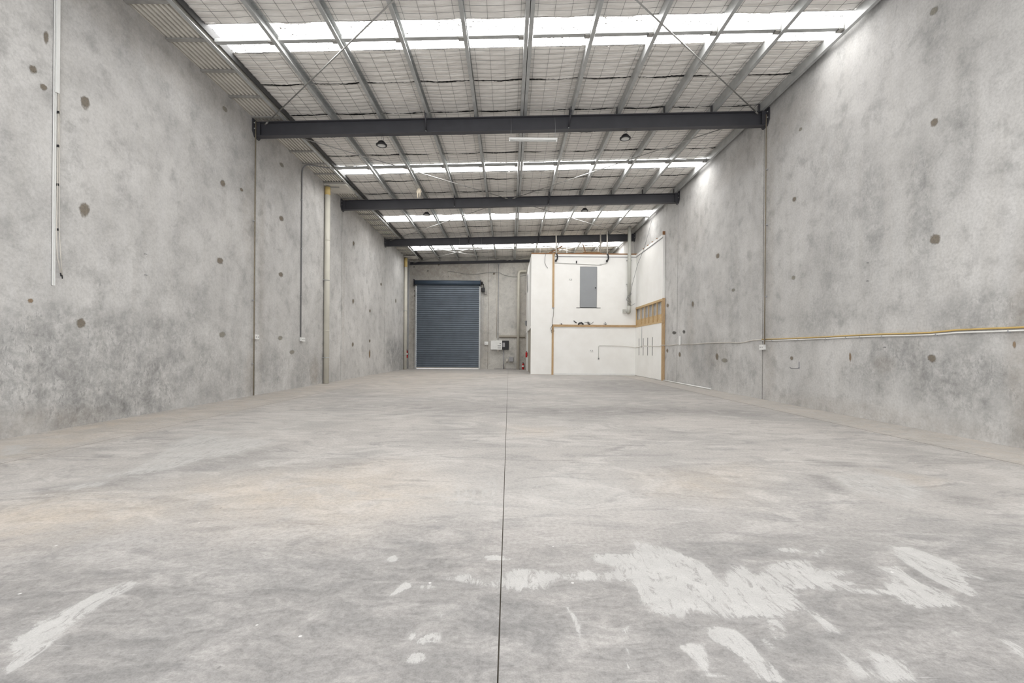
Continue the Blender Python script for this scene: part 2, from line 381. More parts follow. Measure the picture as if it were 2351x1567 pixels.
# stain outlines on the slab, in metres
PALE=[
([(5.55,0),(6.5,0),(6.5,24),(5.55,24)],.1,.45),
([(-6.48,4),(-5.14,4),(-5.14,24),(-6.48,24)],.3,.3),
([(-0.34,2.36),(-0.20,2.42),(-0.16,2.36),(-0.08,2.33),(-0.01,2.41),(0.02,2.48),(0.15,2.46),(0.34,2.43),(0.44,2.47),(0.54,2.44),(0.60,2.49),(0.49,2.57),(0.50,2.67),(0.72,2.67),(0.77,2.75),(0.79,2.87),(1.00,2.72),(1.07,2.62),(1.14,2.48),(1.14,2.41),(1.17,2.43),(1.25,2.53),(1.32,2.53),(1.32,2.42),(1.42,2.50),(1.53,2.59),(1.72,2.61),(1.69,2.51),(1.73,2.49),(1.86,2.49),(1.89,2.46),(1.74,2.39),(1.83,2.35),(1.74,2.29),(1.52,2.27),(1.44,2.28),(1.37,2.09),(1.26,2.03),(1.15,2.03),(0.98,2.02),(0.85,2.08),(0.79,2.02),(0.75,2.03),(0.64,2.06),(0.63,2.33),(0.52,2.34),(0.33,2.35),(0.27,2.37),(0.19,2.26),(0.08,2.23),(-0.02,2.26),(-0.16,2.30)],0.05,0.8),
([(1.14,2.03),(1.25,2.03),(1.18,1.90),(1.13,1.86),(1.09,1.88)],0.03,0.6),
([(1.44,2.28),(1.37,2.09),(1.35,1.93),(1.42,1.90),(1.45,2.03),(1.41,2.12),(1.43,2.23)],0.03,0.6),
([(2.03,2.53),(2.19,2.55),(2.15,2.40),(2.19,2.21),(2.15,2.13),(1.91,2.11),(1.87,2.16),(1.89,2.22),(1.53,2.27),(1.76,2.29),(1.91,2.29),(1.95,2.37),(2.00,2.38)],0.03,0.75),
([(2.33,2.80),(2.48,2.79),(2.54,2.61),(2.51,2.45),(2.52,2.37),(2.44,2.42),(2.30,2.21),(2.26,2.23),(2.22,2.35),(2.25,2.57),(2.28,2.68)],0.03,0.75),
([(1.60,2.75),(1.72,2.78),(1.80,2.71),(1.98,2.80),(1.95,2.75),(1.80,2.63),(1.79,2.69),(1.59,2.69)],0.03,0.7),
([(0.85,1.95),(0.90,1.97),(0.98,1.94),(1.00,1.84),(1.01,1.74),(1.01,1.63),(0.92,1.63),(0.90,1.77),(0.88,1.83),(0.84,1.86)],0.02,0.8),
([(0.69,1.83),(0.75,1.85),(0.80,1.84),(0.77,1.72),(0.74,1.68),(0.85,1.65),(0.81,1.66),(0.72,1.66),(0.72,1.75)],0.02,0.9),
([(1.02,1.88),(1.07,1.89),(1.11,1.81),(1.05,1.81)],0.02,0.6),
([(1.32,2.01),(1.33,1.91),(1.35,1.81),(1.38,1.73),(1.41,1.63),(1.25,1.63),(1.26,1.77)],0.05,0.5),
([(1.90,2.00),(1.94,1.90),(1.88,1.90)],0.03,0.6),
([(2.05,1.91),(2.13,1.87),(2.01,1.76),(2.02,1.84)],0.03,0.7),
([(1.43,1.83),(1.54,1.77),(1.51,1.64),(1.35,1.63)],0.04,0.7),
([(1.61,2.18),(1.65,2.18),(1.66,2.10),(1.62,2.12)],0.02,0.5),
([(-0.41,1.93),(-0.36,1.88),(-0.28,1.92),(-0.26,1.85),(-0.35,1.81),(-0.41,1.87)],0.02,0.7),
([(-0.38,1.72),(-0.38,1.78),(-0.32,1.78),(-0.30,1.74),(-0.34,1.71)],0.015,0.8),
([(-0.57,2.17),(-0.54,2.27),(-0.52,2.33),(-0.47,2.28),(-0.53,2.21)],0.012,1),
([(-0.69,2.59),(-0.64,2.63),(-0.61,2.55),(-0.67,2.54)],0.01,0.8),
([(-0.13,2.62),(-0.06,2.64),(0.03,2.58),(-0.11,2.56)],0.01,0.9),
([(0.27,2.13),(0.32,2.04),(0.33,1.97),(0.31,1.93),(0.31,1.81),(0.29,1.99)],0.012,0.8),
([(0.49,1.95),(0.53,1.96),(0.49,1.87),(0.47,1.69),(0.45,1.70),(0.48,1.82)],0.012,0.8),
([(-0.34,2.05),(-0.26,2.15),(-0.25,2.01),(-0.33,1.96)],0.06,0.5),
([(-0.46,2.27),(-0.39,2.32),(-0.33,2.26),(-0.41,2.24)],0.02,0.6),
([(-1.84,1.65),(-1.88,1.73),(-1.99,1.82),(-2.02,1.93),(-2.00,2.04),(-1.99,2.16),(-1.92,2.32),(-1.83,2.29),(-1.86,2.10),(-1.84,1.93),(-1.80,1.79),(-1.78,1.69),(-1.79,1.63)],0.03,0.75),
([(-2.41,2.47),(-2.42,2.60),(-2.45,2.69),(-2.40,2.56)],0.02,0.5),
([(-3.90,4.15),(-3.69,4.38),(-3.98,5.14),(-4.24,5.62),(-4.32,6.39),(-2.92,5.89),(-3.00,5.18),(-3.21,4.75),(-3.27,4.28),(-3.53,4.19),(-3.60,4.08)],0.12,0.6),
([(-3.81,3.88),(-3.56,4.08),(-3.45,3.92),(-3.61,3.73)],0.06,0.6),
([(-4.32,6.39),(-4.69,9.09),(-2.45,8.57),(-2.87,7.47),(-3.09,6.11)],0.3,0.4),
([(-0.88,3.71),(-0.18,4.49),(0.14,4.12),(0.11,3.32),(-0.44,3.22)],0.25,0.45),
([(-0.06,4.25),(0.62,4.69),(1.15,4.14),(0.99,3.54),(0.41,3.11),(-0.04,3.15)],0.25,0.4),
([(3.14,4.46),(3.53,4.60),(3.78,4.37),(3.70,3.95),(3.20,3.54),(3.06,3.75),(2.91,3.89)],0.06,0.5),
([(-6.05,5.42),(-5.88,5.56),(-5.31,5.09),(-5.50,4.93)],0.1,0.8),
([(-6.51,9.16),(-6.38,9.43),(-6.14,8.93)],0.05,0.8),
]
DARK=[
([(-3.2,.5),(-3.0,2.6),(-1.2,2.75),(-.5,3.0),(.4,2.75),(1.6,3.0),(3.2,2.9),(3.4,.5)],.45,.95),  # broad darker tone over the near floor
([(-0.02,9.57),(2.28,10.00),(4.48,9.49),(4.69,8.99),(2.76,8.48),(0.27,8.28)],0.5,0.8),
([(2.94,4.46),(3.08,4.42),(2.97,4.19),(2.91,3.86),(2.80,3.89),(2.85,4.19)],0.1,1),
([(3.64,3.88),(3.87,3.83),(3.94,3.66),(3.71,3.50),(3.55,3.60)],0.1,0.8),
([(3.37,5.07),(3.73,4.93),(3.63,4.76),(3.27,4.82)],0.12,0.8),
([(4.51,5.21),(5.08,5.02),(4.53,4.95)],0.15,0.6),
([(0.87,5.09),(2.01,6.16),(1.51,5.85)],0.1,0.5),
([(0.53,16.47),(6.45,19.82),(6.01,14.18),(3.47,12.53)],0.8,0.5),
([(-2.86,9.99),(0.35,11.15),(0.27,8.43),(-1.63,8.62)],0.6,0.5),
([(-3.62,4.15),(-3.28,4.85),(-2.73,5.68),(-2.70,4.87),(-3.22,4.17),(-3.48,3.59),(-3.67,3.48)],0.15,0.55),
([(-1.77,3.07),(-1.46,3.20),(-1.25,3.08),(-1.60,2.89)],0.15,0.5),
([(-4.21,4.45),(-3.73,4.64),(-3.75,4.30)],0.15,0.4),
([(-0.50,3.20),(-0.03,3.17),(-0.03,2.89),(-0.30,2.91),(-0.42,3.03)],0.05,0.5),
([(0.03,2.76),(0.55,2.88),(0.77,2.84),(0.50,2.67),(0.44,2.49),(0.23,2.45),(0.01,2.50)],0.08,0.7),
([(0.21,2.26),(0.52,2.34),(0.62,2.31),(0.63,2.06),(0.34,2.13)],0.06,0.5),
([(-0.61,2.28),(-0.56,2.34),(-0.54,2.27),(-0.58,2.22)],0.02,1),
([(1.20,3.25),(1.78,3.16),(2.12,2.91),(1.84,2.77),(1.19,2.53),(1.08,2.68)],0.15,0.5),
([(1.77,2.61),(2.13,2.68),(2.02,2.46),(1.74,2.51)],0.05,0.8),
([(1.85,2.16),(2.18,2.13),(2.30,2.02),(2.02,1.97)],0.1,0.5),
([(-1.78,1.60),(-1.80,1.78),(-1.86,2.10),(-1.67,2.03),(-1.54,1.74),(-1.47,1.60)],0.15,0.45),
([(-2.97,2.66),(-2.50,2.82),(-2.32,2.44),(-2.54,2.28)],0.3,0.35),
]
OCHRE=[
([(5.55,0),(6.5,0),(6.5,24),(5.55,24)],.1,.5),
([(-6.48,4),(-5.14,4),(-5.14,24),(-6.48,24)],.3,.45),
([(-3.64,3.27),(-3.36,3.53),(-2.65,3.23),(-2.86,3.01),(-3.16,2.83)],0.5,1),
([(-2.64,3.91),(-1.30,4.54),(-0.70,3.72),(-1.19,3.12),(-2.11,3.37)],0.6,0.8),
([(-6.19,5.55),(-5.84,7.09),(-5.88,8.68),(-6.55,7.51)],0.4,0.9),
([(1.41,4.30),(2.43,4.65),(1.76,3.72),(1.37,3.88)],0.4,0.6),
([(3.76,4.61),(4.05,4.30),(3.73,4.08)],0.15,0.6),
([(0.10,7.16),(0.71,6.99),(0.62,6.43),(0.15,6.49)],0.3,0.5),
([(-3.15,3.31),(-3.02,3.31),(-3.08,3.25)],0.05,1),
([(-10.12,20.99),(-5.07,26.76),(0.14,22.56),(-3.01,12.64)],1.5,0.4),
]

# ------------------------------------------------------------------ floor
floor = struct('floor', 'worn grey concrete slab floor with saw-cut joints and pale scraped patches')
box1('slab_bed', 'slab_side', floor, XL-.15, XR+.15, YF, YB+.15, -.30, -.012)
def floor_attrs(a, b): return {'pale': poly_mask(a, b, PALE), 'dark': poly_mask(a, b, DARK), 'ochre': poly_mask(a, b, OCHRE)}
ynear = np.unique(np.concatenate([lin(YF, 1.4, .3), 1.4*np.exp(np.linspace(0, math.log(4.927/1.4), 110))]))
yfar = 4.933*np.exp(np.linspace(0, math.log(YB/4.933), 150))
for x0, x1, ys, st in ((-5.126, -.033, ynear, .022), (-.027, 5.526, ynear, .022), (-5.126, -.033, yfar, .06), (-.027, 5.526, yfar, .06),
                       (XL, -5.138, np.unique(np.concatenate([ynear, yfar])), .08), (5.545, XR, np.unique(np.concatenate([ynear, yfar])), .08)):
    grid_obj('concrete_slab', lin(x0, x1, st), ys, lambda a, b: (a, b, np.zeros_like(a)), (0, 0, -.15), 'floor', floor, floor_attrs)

# ------------------------------------------------------------------ concrete side walls
def patch(parent, wall, a, z, ra, rz, mat='patch', name='repair_patch', drip=0.0):
    rnd = random.Random(int(a*977+z*131)); n = 20; V = []; al = []
    for rr, k in ((0, 1.0), (.45, .95), (.75, .62), (1.15, 0)):
        for i in range(n):
            t = 2*math.pi*i/n; w = 1+.16*math.sin(2*t+rnd.random()*2)+.10*(rnd.random()-.5)
            da = ra*rr*w*math.cos(t); dz = rz*rr*w*math.sin(t)
            if dz < 0 and rr > 1: dz *= 1+drip; da *= 1-.3*drip/(1+drip)
            V.append({'L': (XL+.003, a+da, z+dz), 'R': (XR-.003, a+da, z+dz), 'B': (a+da, YB-.003, z+dz)}[wall]); al.append(k)
    F = [(r*n+i, r*n+(i+1) % n, (r+1)*n+(i+1) % n, (r+1)*n+i) for r in range(3) for i in range(n)]
    me = bpy.data.meshes.new(name); off = Vector(parent.location)
    me.from_pydata([tuple(Vector(v)-off) for v in V], [], F); me.update()
    at = me.attributes.new('alpha', 'FLOAT', 'POINT'); at.data.foreach_set('value', np.array(al, dtype=np.float32))
    me.materials.append(M[mat]); o = bpy.data.objects.new(name, me); COL.objects.link(o); o.parent = parent
    return o
LDARK = [(6.6, 1.5, .7, .35, .8), (7.7, .35, .35, .5, 1), (6.9, .5, .35, .5, 1), (6.2, .95, 1.0, .75, 1), (7.5, 1.15, .9, .65, .9), (7.0, .35, .8, .5, 1), (8.3, .45, .7, .75, 1), (9.3, .9, 1.0, .6, .75), (8.6, 1.5, .9, .35, .7),
         (10.5, .7, .8, .6, .5), (12.6, .7, .8, .6, .7), (14.6, .5, 1.4, .7, .6), (9.4, 2.1, .5, .4, .5), (7.2, 2.0, .12, .35, .8), (25.5, 1.0, 1.6, 1.0, 1.0), (27.3, .8, 1.2, 1.0, .9)]
LBROWN = [(15.2, .45, .35, .5, 1), (11.3, 4.5, .3, 1.2, .45), (11.9, 3.0, .15, 3.0, .5), (11.4, .5, .25, .6, .6), (6.0, .1, 1.4, .25, .6), (8, 6.7, 4, .5, .5), (17.8, 3, .15, 3, .4), (13.5, 6.5, 2.5, .7, .4), (20, 6.5, 3, .8, .4)]
LPALE = [(9.2, 1.05, .35, .25, 1), (8.0, 4.5, 1.6, 1.6, .6), (10.0, 3.4, 1.3, 1.5, .5), (13.0, 3.4, 1.0, 2.0, .4), (19.5, 2.5, 1.5, 2.0, .5), (24.2, 4, .8, 2.5, .6)]
RDARK = [(6.6, .75, .9, .6, .95), (7.6, 1.15, .8, .35, .9), (6.2, 1.7, .8, .4, .7), (8.2, .9, .7, .5, .7), (5.9, .4, .6, .4, .8), (9.4, 1.9, 1.1, .4, .5), (7.2, 3.4, .28, 1.3, .7), (8.2, 3.6, .3, 1.6, .6),
         (6.5, 4.6, .18, 1.2, .6), (7.0, 5.9, .25, .8, .6), (9.3, 5.2, .8, .9, .45), (9.0, 3.2, .5, 1.4, .45), (14.0, .8, 1.0, .8, .7), (12.6, .6, .6, .5, .6), (13.2, 3.5, .5, 2.5, .45), (16, 4, .5, 2, .4), (15.5, .9, .8, .7, .5)]
RBROWN = [(11.4, .8, .3, 1.0, .5), (11.4, 4, .25, 4, .4), (5.75, 1.0, .22, 1.6, .7), (16.3, 1.9, .35, 1.0, .45), (12, 6.6, 3, .5, .45), (14.3, 1.1, .9, .5, .4), (8.5, .1, 3, .2, .5), (7.9, 1.0, .25, .15, .6), (16.6, 5.6, 2, 1, .35)]
RPALE = [(8.8, 6.2, 1.0, 1.0, .9), (7.6, 5.2, .8, 1.0, .6), (6.3, .35, .6, .4, .8), (7.2, .35, .8, .35, .7), (8.7, 2.0, .4, .5, .6), (14.0, 4.6, .8, 1.6, .9), (13.2, 5.6, .5, .8, .8), (18.5, 6.0, 1.0, 1.2, 1), (15.6, 3.0, .4, 2.0, .6)]
wl = struct('wall_left', 'grey precast concrete wall of tall panels with mould-dark lower edge')
wr = struct('wall_right', 'grey precast concrete wall of tall panels crossed by a yellow line')
def side_wall(root, X, edges, side, top, dk, br, pl):
    out = -.15 if side == 'L' else .15
    for i in range(len(edges)-1):
        y0, y1 = edges[i]+.020, edges[i+1]-.020
        st = .06 if y0 < 11 else .10
        grid_obj('wall_panel', lin(y0, y1, st), lin(0, top, st*1.2), lambda a, b: (np.full_like(a, X), a, b), (out, 0, 0), 'wall', root,
                 lambda a, b: {'dark': ell_mask(a, b, dk), 'brown': ell_mask(a, b, br), 'pale': ell_mask(a, b, pl)}, flip=(side == 'R'))
        if i:
            e = edges[i]; s_ = 1 if side == 'L' else -1
            b = MB(); b.box(min(X-s_*.018, X-s_*.10), max(X-s_*.018, X-s_*.10), e-.020, e+.020, 0, top)
            b.build('joint_sealant', 'brown_joint', root)
side_wall(wl, XL, [YF, 5.58, 11.6, 17.58, 23.7, YB+.15], 'L', 7.9, LDARK, LBROWN, LPALE)
side_wall(wr, XR, [YF, 5.45, 11.66, 17.58, 23.7, YB+.15], 'R', 7.9, RDARK, RBROWN, RPALE)
for y, z, ra, rz, m, d in ((6.93, 4.92, .075, .115, 'patch', .5), (6.93, 3.29, .085, .12, 'patch', .5), (6.89, 1.55, .075, .09, 'patch', 0), (10.26, 4.91, .09, .085, 'patch', .3), (10.98, 5.02, .07, .05, 'patch', 0),
                        (10.19, 3.15, .11, .09, 'patch', .2), (10.29, 1.5, .11, .08, 'patch_pale', 0), (10.32, 6.61, .09, .07, 'patch_pale', 0), (12.91, 4.89, .13, .09, 'patch', .2), (12.91, 3.3, .13, .09, 'patch', .2), (12.9, 1.5, .13, .08, 'patch_pale', 0),
                        (12.9, 6.4, .12, .07, 'patch_pale', 0), (6.17, 4.95, .05, .06, 'patch', .5), (6.34, 5.5, .035, .11, 'patch', .3), (6.31, 4.79, .05, .05, 'patch', .5), (6.16, 1.81, .035, .035, 'rust', .3), (18.9, 3.2, .12, .12, 'patch', .4), (18.9, 5.6, .12, .12, 'patch', .4),
                        (21.2, 3.0, .12, .10, 'patch', 0), (21.2, 1.0, .12, .25, 'rust', 0), (18.9, 1.4, .12, .12, 'patch', 0), (21.2, 1.6, .12, .1, 'patch', 0), (23.0, 4.5, .15, .1, 'patch', 0), (26.0, 4.0, .15, .15, 'patch_pale', 0), (13.6, 1.1, .15, .08, 'patch_pale', 0)):
    patch(wl, 'L', y, z, ra, rz, m, drip=d)
for y, z, ra, rz, m, d in ((7.0, 6.46, .07, .075, 'patch_pale', 0), (6.98, 4.74, .065, .075, 'patch', .2), (6.95, 2.94, .085, .095, 'patch', .1), (6.99, 1.12, .07, .075, 'patch', 0), (10.4, 4.7, .07, .065, 'patch', .4), (10.45, 1.07, .06, .06, 'patch', .1),
                        (10.41, 2.91, .07, .06, 'patch_pale', 0), (8.66, 1.12, .03, .10, 'rust', .4), (14.2, 4.2, .12, .10, 'patch', 0), (14.2, 1.06, .10, .14, 'patch', 0), (17.3, 1.1, .12, .12, 'patch', 0), (17.9, 1.95, .22, .08, 'scuff', 0), (16.9, 1.95, .14, .08, 'scuff', .4), (18.65, 3.1, .15, .10, 'patch', 0), (18.65, 1.25, .12, .10, 'patch', 0),
                        (16.1, 2.9, .10, .12, 'patch', .3), (13.2, 3.0, .10, .06, 'patch_pale', 0), (10.2, 6.2, .06, .05, 'patch_pale', 0), (5.85, 1.32, .02, .05, 'rust', .6), (13.7, .95, .2, .08, 'patch_pale', 0)):
    patch(wr, 'R', y, z, ra, rz, m, drip=d)

# ------------------------------------------------------------------ end wall
wb = struct('wall_back', 'brownish grey concrete end wall behind the roller door')
def back_attrs(a, b): return {'dark': ell_mask(a, b, [(-4, 6.4, 2.5, .6, .6), (-.2, 1.2, .8, .8, .4), (-6.2, 4, .3, 3, .7)]), 'brown': ell_mask(a, b, [(-4, 6.3, 3, .8, 1), (-6.2, 3, .5, 3, .8), (.9, 3, .5, 3, .8), (-1.6, 1.5, .4, 2, .6)]), 'pale': ell_mask(a, b, [(.0, 4, .6, 2, .7), (-.9, 3, .5, 2, .5)])}
for x0, x1, z0, z1 in ((XL, -6.00, 0, 5.35), (-1.90, -1.368, 0, 5.35), (XL, -1.368, 5.355, 7.9), (-1.352, XR, 0, 7.9)):
    grid_obj('wall_panel', lin(x0, x1, .1), lin(z0, z1, .12), lambda a, b: (a, np.full_like(a, YB), b), (0, .15, 0), 'wall_back', wb, back_attrs)
box1('joint_sealant', 'brown_joint', wb, -1.368, -1.352, YB+.015, YB+.1, 0, 7.9)
box1('reveal_slot', 'black', wb, -.95, 1.0, YB-.012, YB, .0, .022)
for x, z, r in ((-5.3, 6.35, .05), (-3.95, 6.0, .03), (-6.15, 5.05, .05), (-6.13, 4.72, .07), (-6.2, 6.6, .05), (-4.6, 6.75, .06), (-1.0, 6.2, .08)):
    patch(wb, 'B', x, z, r, r*1.2, 'scuff' if r < .06 else 'patch')


# front of the shed: a wall with a wide open vehicle doorway behind the camera
wf = struct('wall_front', 'concrete front wall with a wide open vehicle doorway')
for x0, x1, z0, z1 in ((XL-.15, -5.7, 0, 7.9), (5.7, XR+.15, 0, 7.9), (-5.7, 5.7, 5.6, 7.9)):
    box1('wall_panel', 'wall', wf, x0, x1, YF-.15, YF, z0, z1)

# ------------------------------------------------------------------ roof: sheeting, skylights, insulation, safety mesh, soffit
ceil = struct('ceiling', 'low pitched roof lined with pale wire-meshed insulation blanket')
SKY_Y = [(2.35, 3.15), (8.42, 9.20), (14.82, 15.57), (20.34, 21.20), (26.05, 27.0)]  # first strip is out of view, added to even out the light
def slope_prism(mb, x0, x1, y0, y1, dz0, dz1, zf=zroof):
    vs = []
    for x in (x0, x1):
        z = zf(x)
        for y in (y0, y1):
            for d in (dz0, dz1): vs.append((x, y, z+d))
    mb.add(vs, [(0, 1, 3, 2), (4, 6, 7, 5), (0, 4, 5, 1), (2, 3, 7, 6), (0, 2, 6, 4), (1, 5, 7, 3)])
    return mb
cuts = [YF-.15]+[v for p in SKY_Y for v in p]+[YB+.15]
for i in range(0, len(cuts), 2):
    slope_prism(MB(), XL-.15, XR+.15, cuts[i], cuts[i+1], .045, .10).build('roof_sheet', 'roof', ceil)
# strips of blanket, laid across the purlins and sagging a little between the wires
rng = np.random.default_rng(3)
SEAMS = [(YF, 1.1), (1.1, 2.35), (3.15, 4.4), (4.4, 5.7), (5.7, 7.05), (7.05, 8.42), (9.2, 10.3), (10.3, 11.62), (11.62, 12.8), (12.8, 14.05), (14.05, 14.82),
         (15.57, 16.2), (16.2, 17.45), (17.45, 18.75), (18.75, 20.34), (21.2, 22.3), (22.3, 23.4), (23.4, 24.7), (24.7, 26.05), (27.0, 28.1), (28.1, 29.42)]
PX = [.30+1.2065*k for k in range(-5, 6)]
for y0, y1 in SEAMS:
    near = y1 < 7
    nx = 90 if near else 330; ny = 10 if near else max(8, int((y1-y0)/.032))
    xs = np.linspace(-5.70, XR-.02, nx); u = np.linspace(0, 1, ny)
    ph = rng.random(6)*6.28
    e0 = .012+.010*np.sin(xs*2.6+ph[0])+.006*np.sin(xs*7.1+ph[1]); e1 = .012+.010*np.sin(xs*2.2+ph[2])+.006*np.sin(xs*6.3+ph[3])
    is_sky0 = any(abs(y0-s[1]) < .02 for s in SKY_Y); is_sky1 = any(abs(y1-s[0]) < .02 for s in SKY_Y)
    ya = y0+np.abs(e0)*(.6 if is_sky0 else .34); yb = y1-np.abs(e1)*(1.6 if is_sky1 else .34)
    YY = ya[None, :]+(yb-ya)[None, :]*u[:, None]; XX = np.repeat(xs[None, :], ny, 0)
    fr = np.mod((XX-PX[0])/1.2065, 1.0); sag = .026*np.sin(np.pi*np.clip(fr, 0, 1))
    pil = .010*np.abs(np.sin(np.pi*YY/.152))+.004*np.abs(np.sin(np.pi*XX/.305))
    wr_ = .006*np.sin(YY*41+2.0*np.sin(XX*1.7+ph[4])+ph[5])+.004*np.sin(XX*9+YY*23+ph[2])+.003*rng.standard_normal(XX.shape)
    edge = .018*np.exp(-((u[:, None]-0)/.05)**2)*(0 if is_sky0 else 1)
    ZZ = zroof(XX)+.012-sag-pil*.9-wr_-edge
    V = np.stack([XX.ravel(), YY.ravel(), ZZ.ravel()], 1)
    I = np.arange(nx*ny).reshape(ny, nx)
    q = np.stack([I[:-1, :-1], I[:-1, 1:], I[1:, 1:], I[1:, :-1]], -1).reshape(-1, 4)[:, ::-1]
    me = bpy.data.meshes.new('insulation_blanket'); me.from_pydata(V.tolist(), [], q.tolist()); me.update()
    me.polygons.foreach_set('use_smooth', [True]*len(me.polygons)); me.materials.append(M['foil'])
    o = bpy.data.objects.new('insulation_blanket', me); COL.objects.link(o); o.parent = ceil
# wire safety mesh under the blanket
wm = MB()
xs_w = np.arange(-5.62, XR-.05, .305)
for x in xs_w:
    fr = ((x-PX[0])/1.2065) % 1.0; z = zroof(x)-.012-.026*math.sin(math.pi*fr)-.004
    for a, b in zip([5.5, 9.2, 15.57, 21.2, 27.0], [8.42, 14.82, 20.34, 26.05, 29.4]): wm.box(x-.0022, x+.0022, a, b, z-.004, z)
for a, b in zip([5.5, 9.2, 15.57, 21.2, 27.0], [8.42, 14.82, 20.34, 26.05, 29.4]):
    y = math.ceil(a/.152)*.152
    while y < b:
        X = np.arange(-5.68, XR, .20)
        vs = []
        for x in X:
            fr = ((x-PX[0])/1.2065) % 1.0; z = zroof(x)-.010-.026*math.sin(math.pi*fr)
            vs += [(x, y-.002, z), (x, y+.002, z), (x, y, z-.004)]
        n = len(X); fs = []
        for i in range(n-1):
            for k in range(3): fs.append((i*3+k, i*3+(k+1) % 3, i*3+3+(k+1) % 3, i*3+3+k))
        wm.add(vs, fs); y += .152
tag(wm.build('safety_mesh', 'wire', ceil), kind='stuff')
# skylight sheets: corrugated translucent sheeting
for i, (a, b) in enumerate(SKY_Y):
    w = tag(empty('window_%d' % (i+1)), ['translucent skylight strip above the front doorway', 'speckled dirty skylight strip nearest the camera', 'second skylight strip, between the two nearest dark rafters', 'third skylight strip beyond the second rafter', 'farthest skylight strip above the white office'][i], kind='structure')
    n = int((b-a+.16)/.02); prof = [(a-.08+(b-a+.16)*k/n) for k in range(n+1)]
    vs = []
    for x in (-5.66, XR-.06):
        for k, y in enumerate(prof): vs.append((x, y, zroof(x)+.040+.004*math.cos(2*math.pi*y/.076)))
    m = len(prof); MB().add(vs, [(k, m+k, m+k+1, k+1) for k in range(m-1)], True).build('skylight_sheet', 'sky_dirty' if i == 1 else 'sky_clean', w)
    if i:
        slope_prism(MB(), -5.66, XR-.06, a-.03, a, .0, .042).build('edge_flashing', 'galv_dull', w)
# corrugated soffit strip along the left wall
SOF = 7.02
def soffit(y0, y1):
    X = np.arange(XL, -5.66, .0115); vs = []
    ph = (X-XL)/.092 % 1.0; z = SOF-.02+.095*np.clip(3.0*np.sin(2*np.pi*ph)-.3, 0, 1)
    for y in (y0, y1):
        for x, zz in zip(X, z): vs.append((x, y, zz))
    n = len(X); return MB().add(vs, [(k, k+1, n+k+1, n+k) for k in range(n-1)]).build('soffit_sheet', 'zinc', ceil)
soffit(YF, 15.75); soffit(16.72, 27.75); soffit(28.45, YB)
BAT = [6.66, 7.62, 8.56, 9.52, 10.48, 11.40, 13.35, 14.23, 15.05, 15.80, 16.74, 17.42, 18.6, 19.5, 20.35, 21.2, 22.05, 22.85, 23.45, 24.8, 25.6, 26.4, 27.2, 27.9, 28.5, 29.2]
for y in BAT:
    b = MB(); b.prism([(y-.035, 6.965), (y+.035, 6.965), (y+.035, 6.998), (y+.030, 6.998), (y+.030, 6.970), (y-.030, 6.970), (y-.030, 6.998), (y-.035, 6.998)], 'x', XL, -5.70)
    b.build('soffit_batten', 'galv_dull', ceil)
for y0, y1, yp in ((15.83, 16.70, 15.92), (27.93, 28.47, 28.02)):      # flat drain sumps over the downpipes
    s = box1('drain_sump', 'zinc', ceil, XL+.002, -5.70, y0, y1, 6.90, 6.96)
    box1('sump_rib', 'galv_dull', s, XL+.05, -6.0, y0+.14, y0+.17, 6.86, 6.90)
box1('gutter_closer', 'roof', ceil, XL-.1, -5.66, YF, YB, 7.13, 7.145)
MB().prism([(-5.66, 7.05), (-5.64, 7.05), (-5.64, 7.30), (-5.66, 7.30)], 'y', YF, YB).build('gutter_upstand', 'roof', ceil)

# ------------------------------------------------------------------ rafters
names = ('nearest dark steel rafter, carrying the fluorescent batten and two bay lights', 'second dark steel rafter from the camera', 'farthest dark steel rafter, partly behind the white office top')
def ibeam(y, d=.36, w=.17):
    h, t, q = d, .016, .007
    return [(y-w/2, -h), (y+w/2, -h), (y+w/2, -h+t), (y+q, -h+t), (y+q, -t), (y+w/2, -t), (y+w/2, 0), (y-w/2, 0), (y-w/2, -t), (y-q, -t), (y-q, -h+t), (y-w/2, -h+t)]
for yb_, lab in zip(PORTALS, names):
    t = thing('steel_rafter', (0, yb_, zt(0)-.36), lab, 'beam', 'roof rafters')
    MB().prism(ibeam(yb_), 'x', XL+.03, XR-.03, lambda x: (0, zt(x))).build('i_beam', 'steel', t)
    for X, s in ((XL, 1), (XR, -1)):
        z = zt(X); e = MB()
        pr = [(yb_-.20, z+.03), (yb_+.20, z+.03), (yb_+.20, z-.27), (yb_+.10, z-.40), (yb_-.10, z-.40), (yb_-.20, z-.27)]
        e.prism(pr, 'x', X+s*.002, X+s*.03)
        ep = e.build('end_plate', 'steel', t)
        g = MB()
        for yy in (yb_-.085, yb_+.075): g.box(min(X+s*.03, X+s*.14), max(X+s*.03, X+s*.14), yy, yy+.01, z-.34, z-.02)
        g.build('stiffener', 'steel', t)
        for dy, dz in ((-.15, -.06), (-.15, -.2), (.15, -.06), (.15, -.2)):
            MB().tube([(X+s*.03, yb_+dy, z+dz), (X+s*.05, yb_+dy, z+dz)], .016, 6).build('bolt', 'galv', t)
    for xk in (PX[3], PX[6]):              # fly braces down to the web of the rafter
        f = MB(); a = Vector((xk+.0, yb_-.36, zt(xk)+.06)); b = Vector((xk-.03, yb_-.05, zt(xk)-.31))
        f.tube([a, b], .022, 4); fb = f.build('fly_brace', 'steel', t)
        MB().tube([b+Vector((0, -.02, 0)), b+Vector((0, .06, 0))], .016, 6).build('bolt', 'galv', fb)
    for x in PX:                            # purlin cleats standing on the rafter
        c = box1('purlin_cleat', 'steel', t, x-.016, x-.006, yb_-.05, yb_+.05, zt(x), zt(x)+.19)
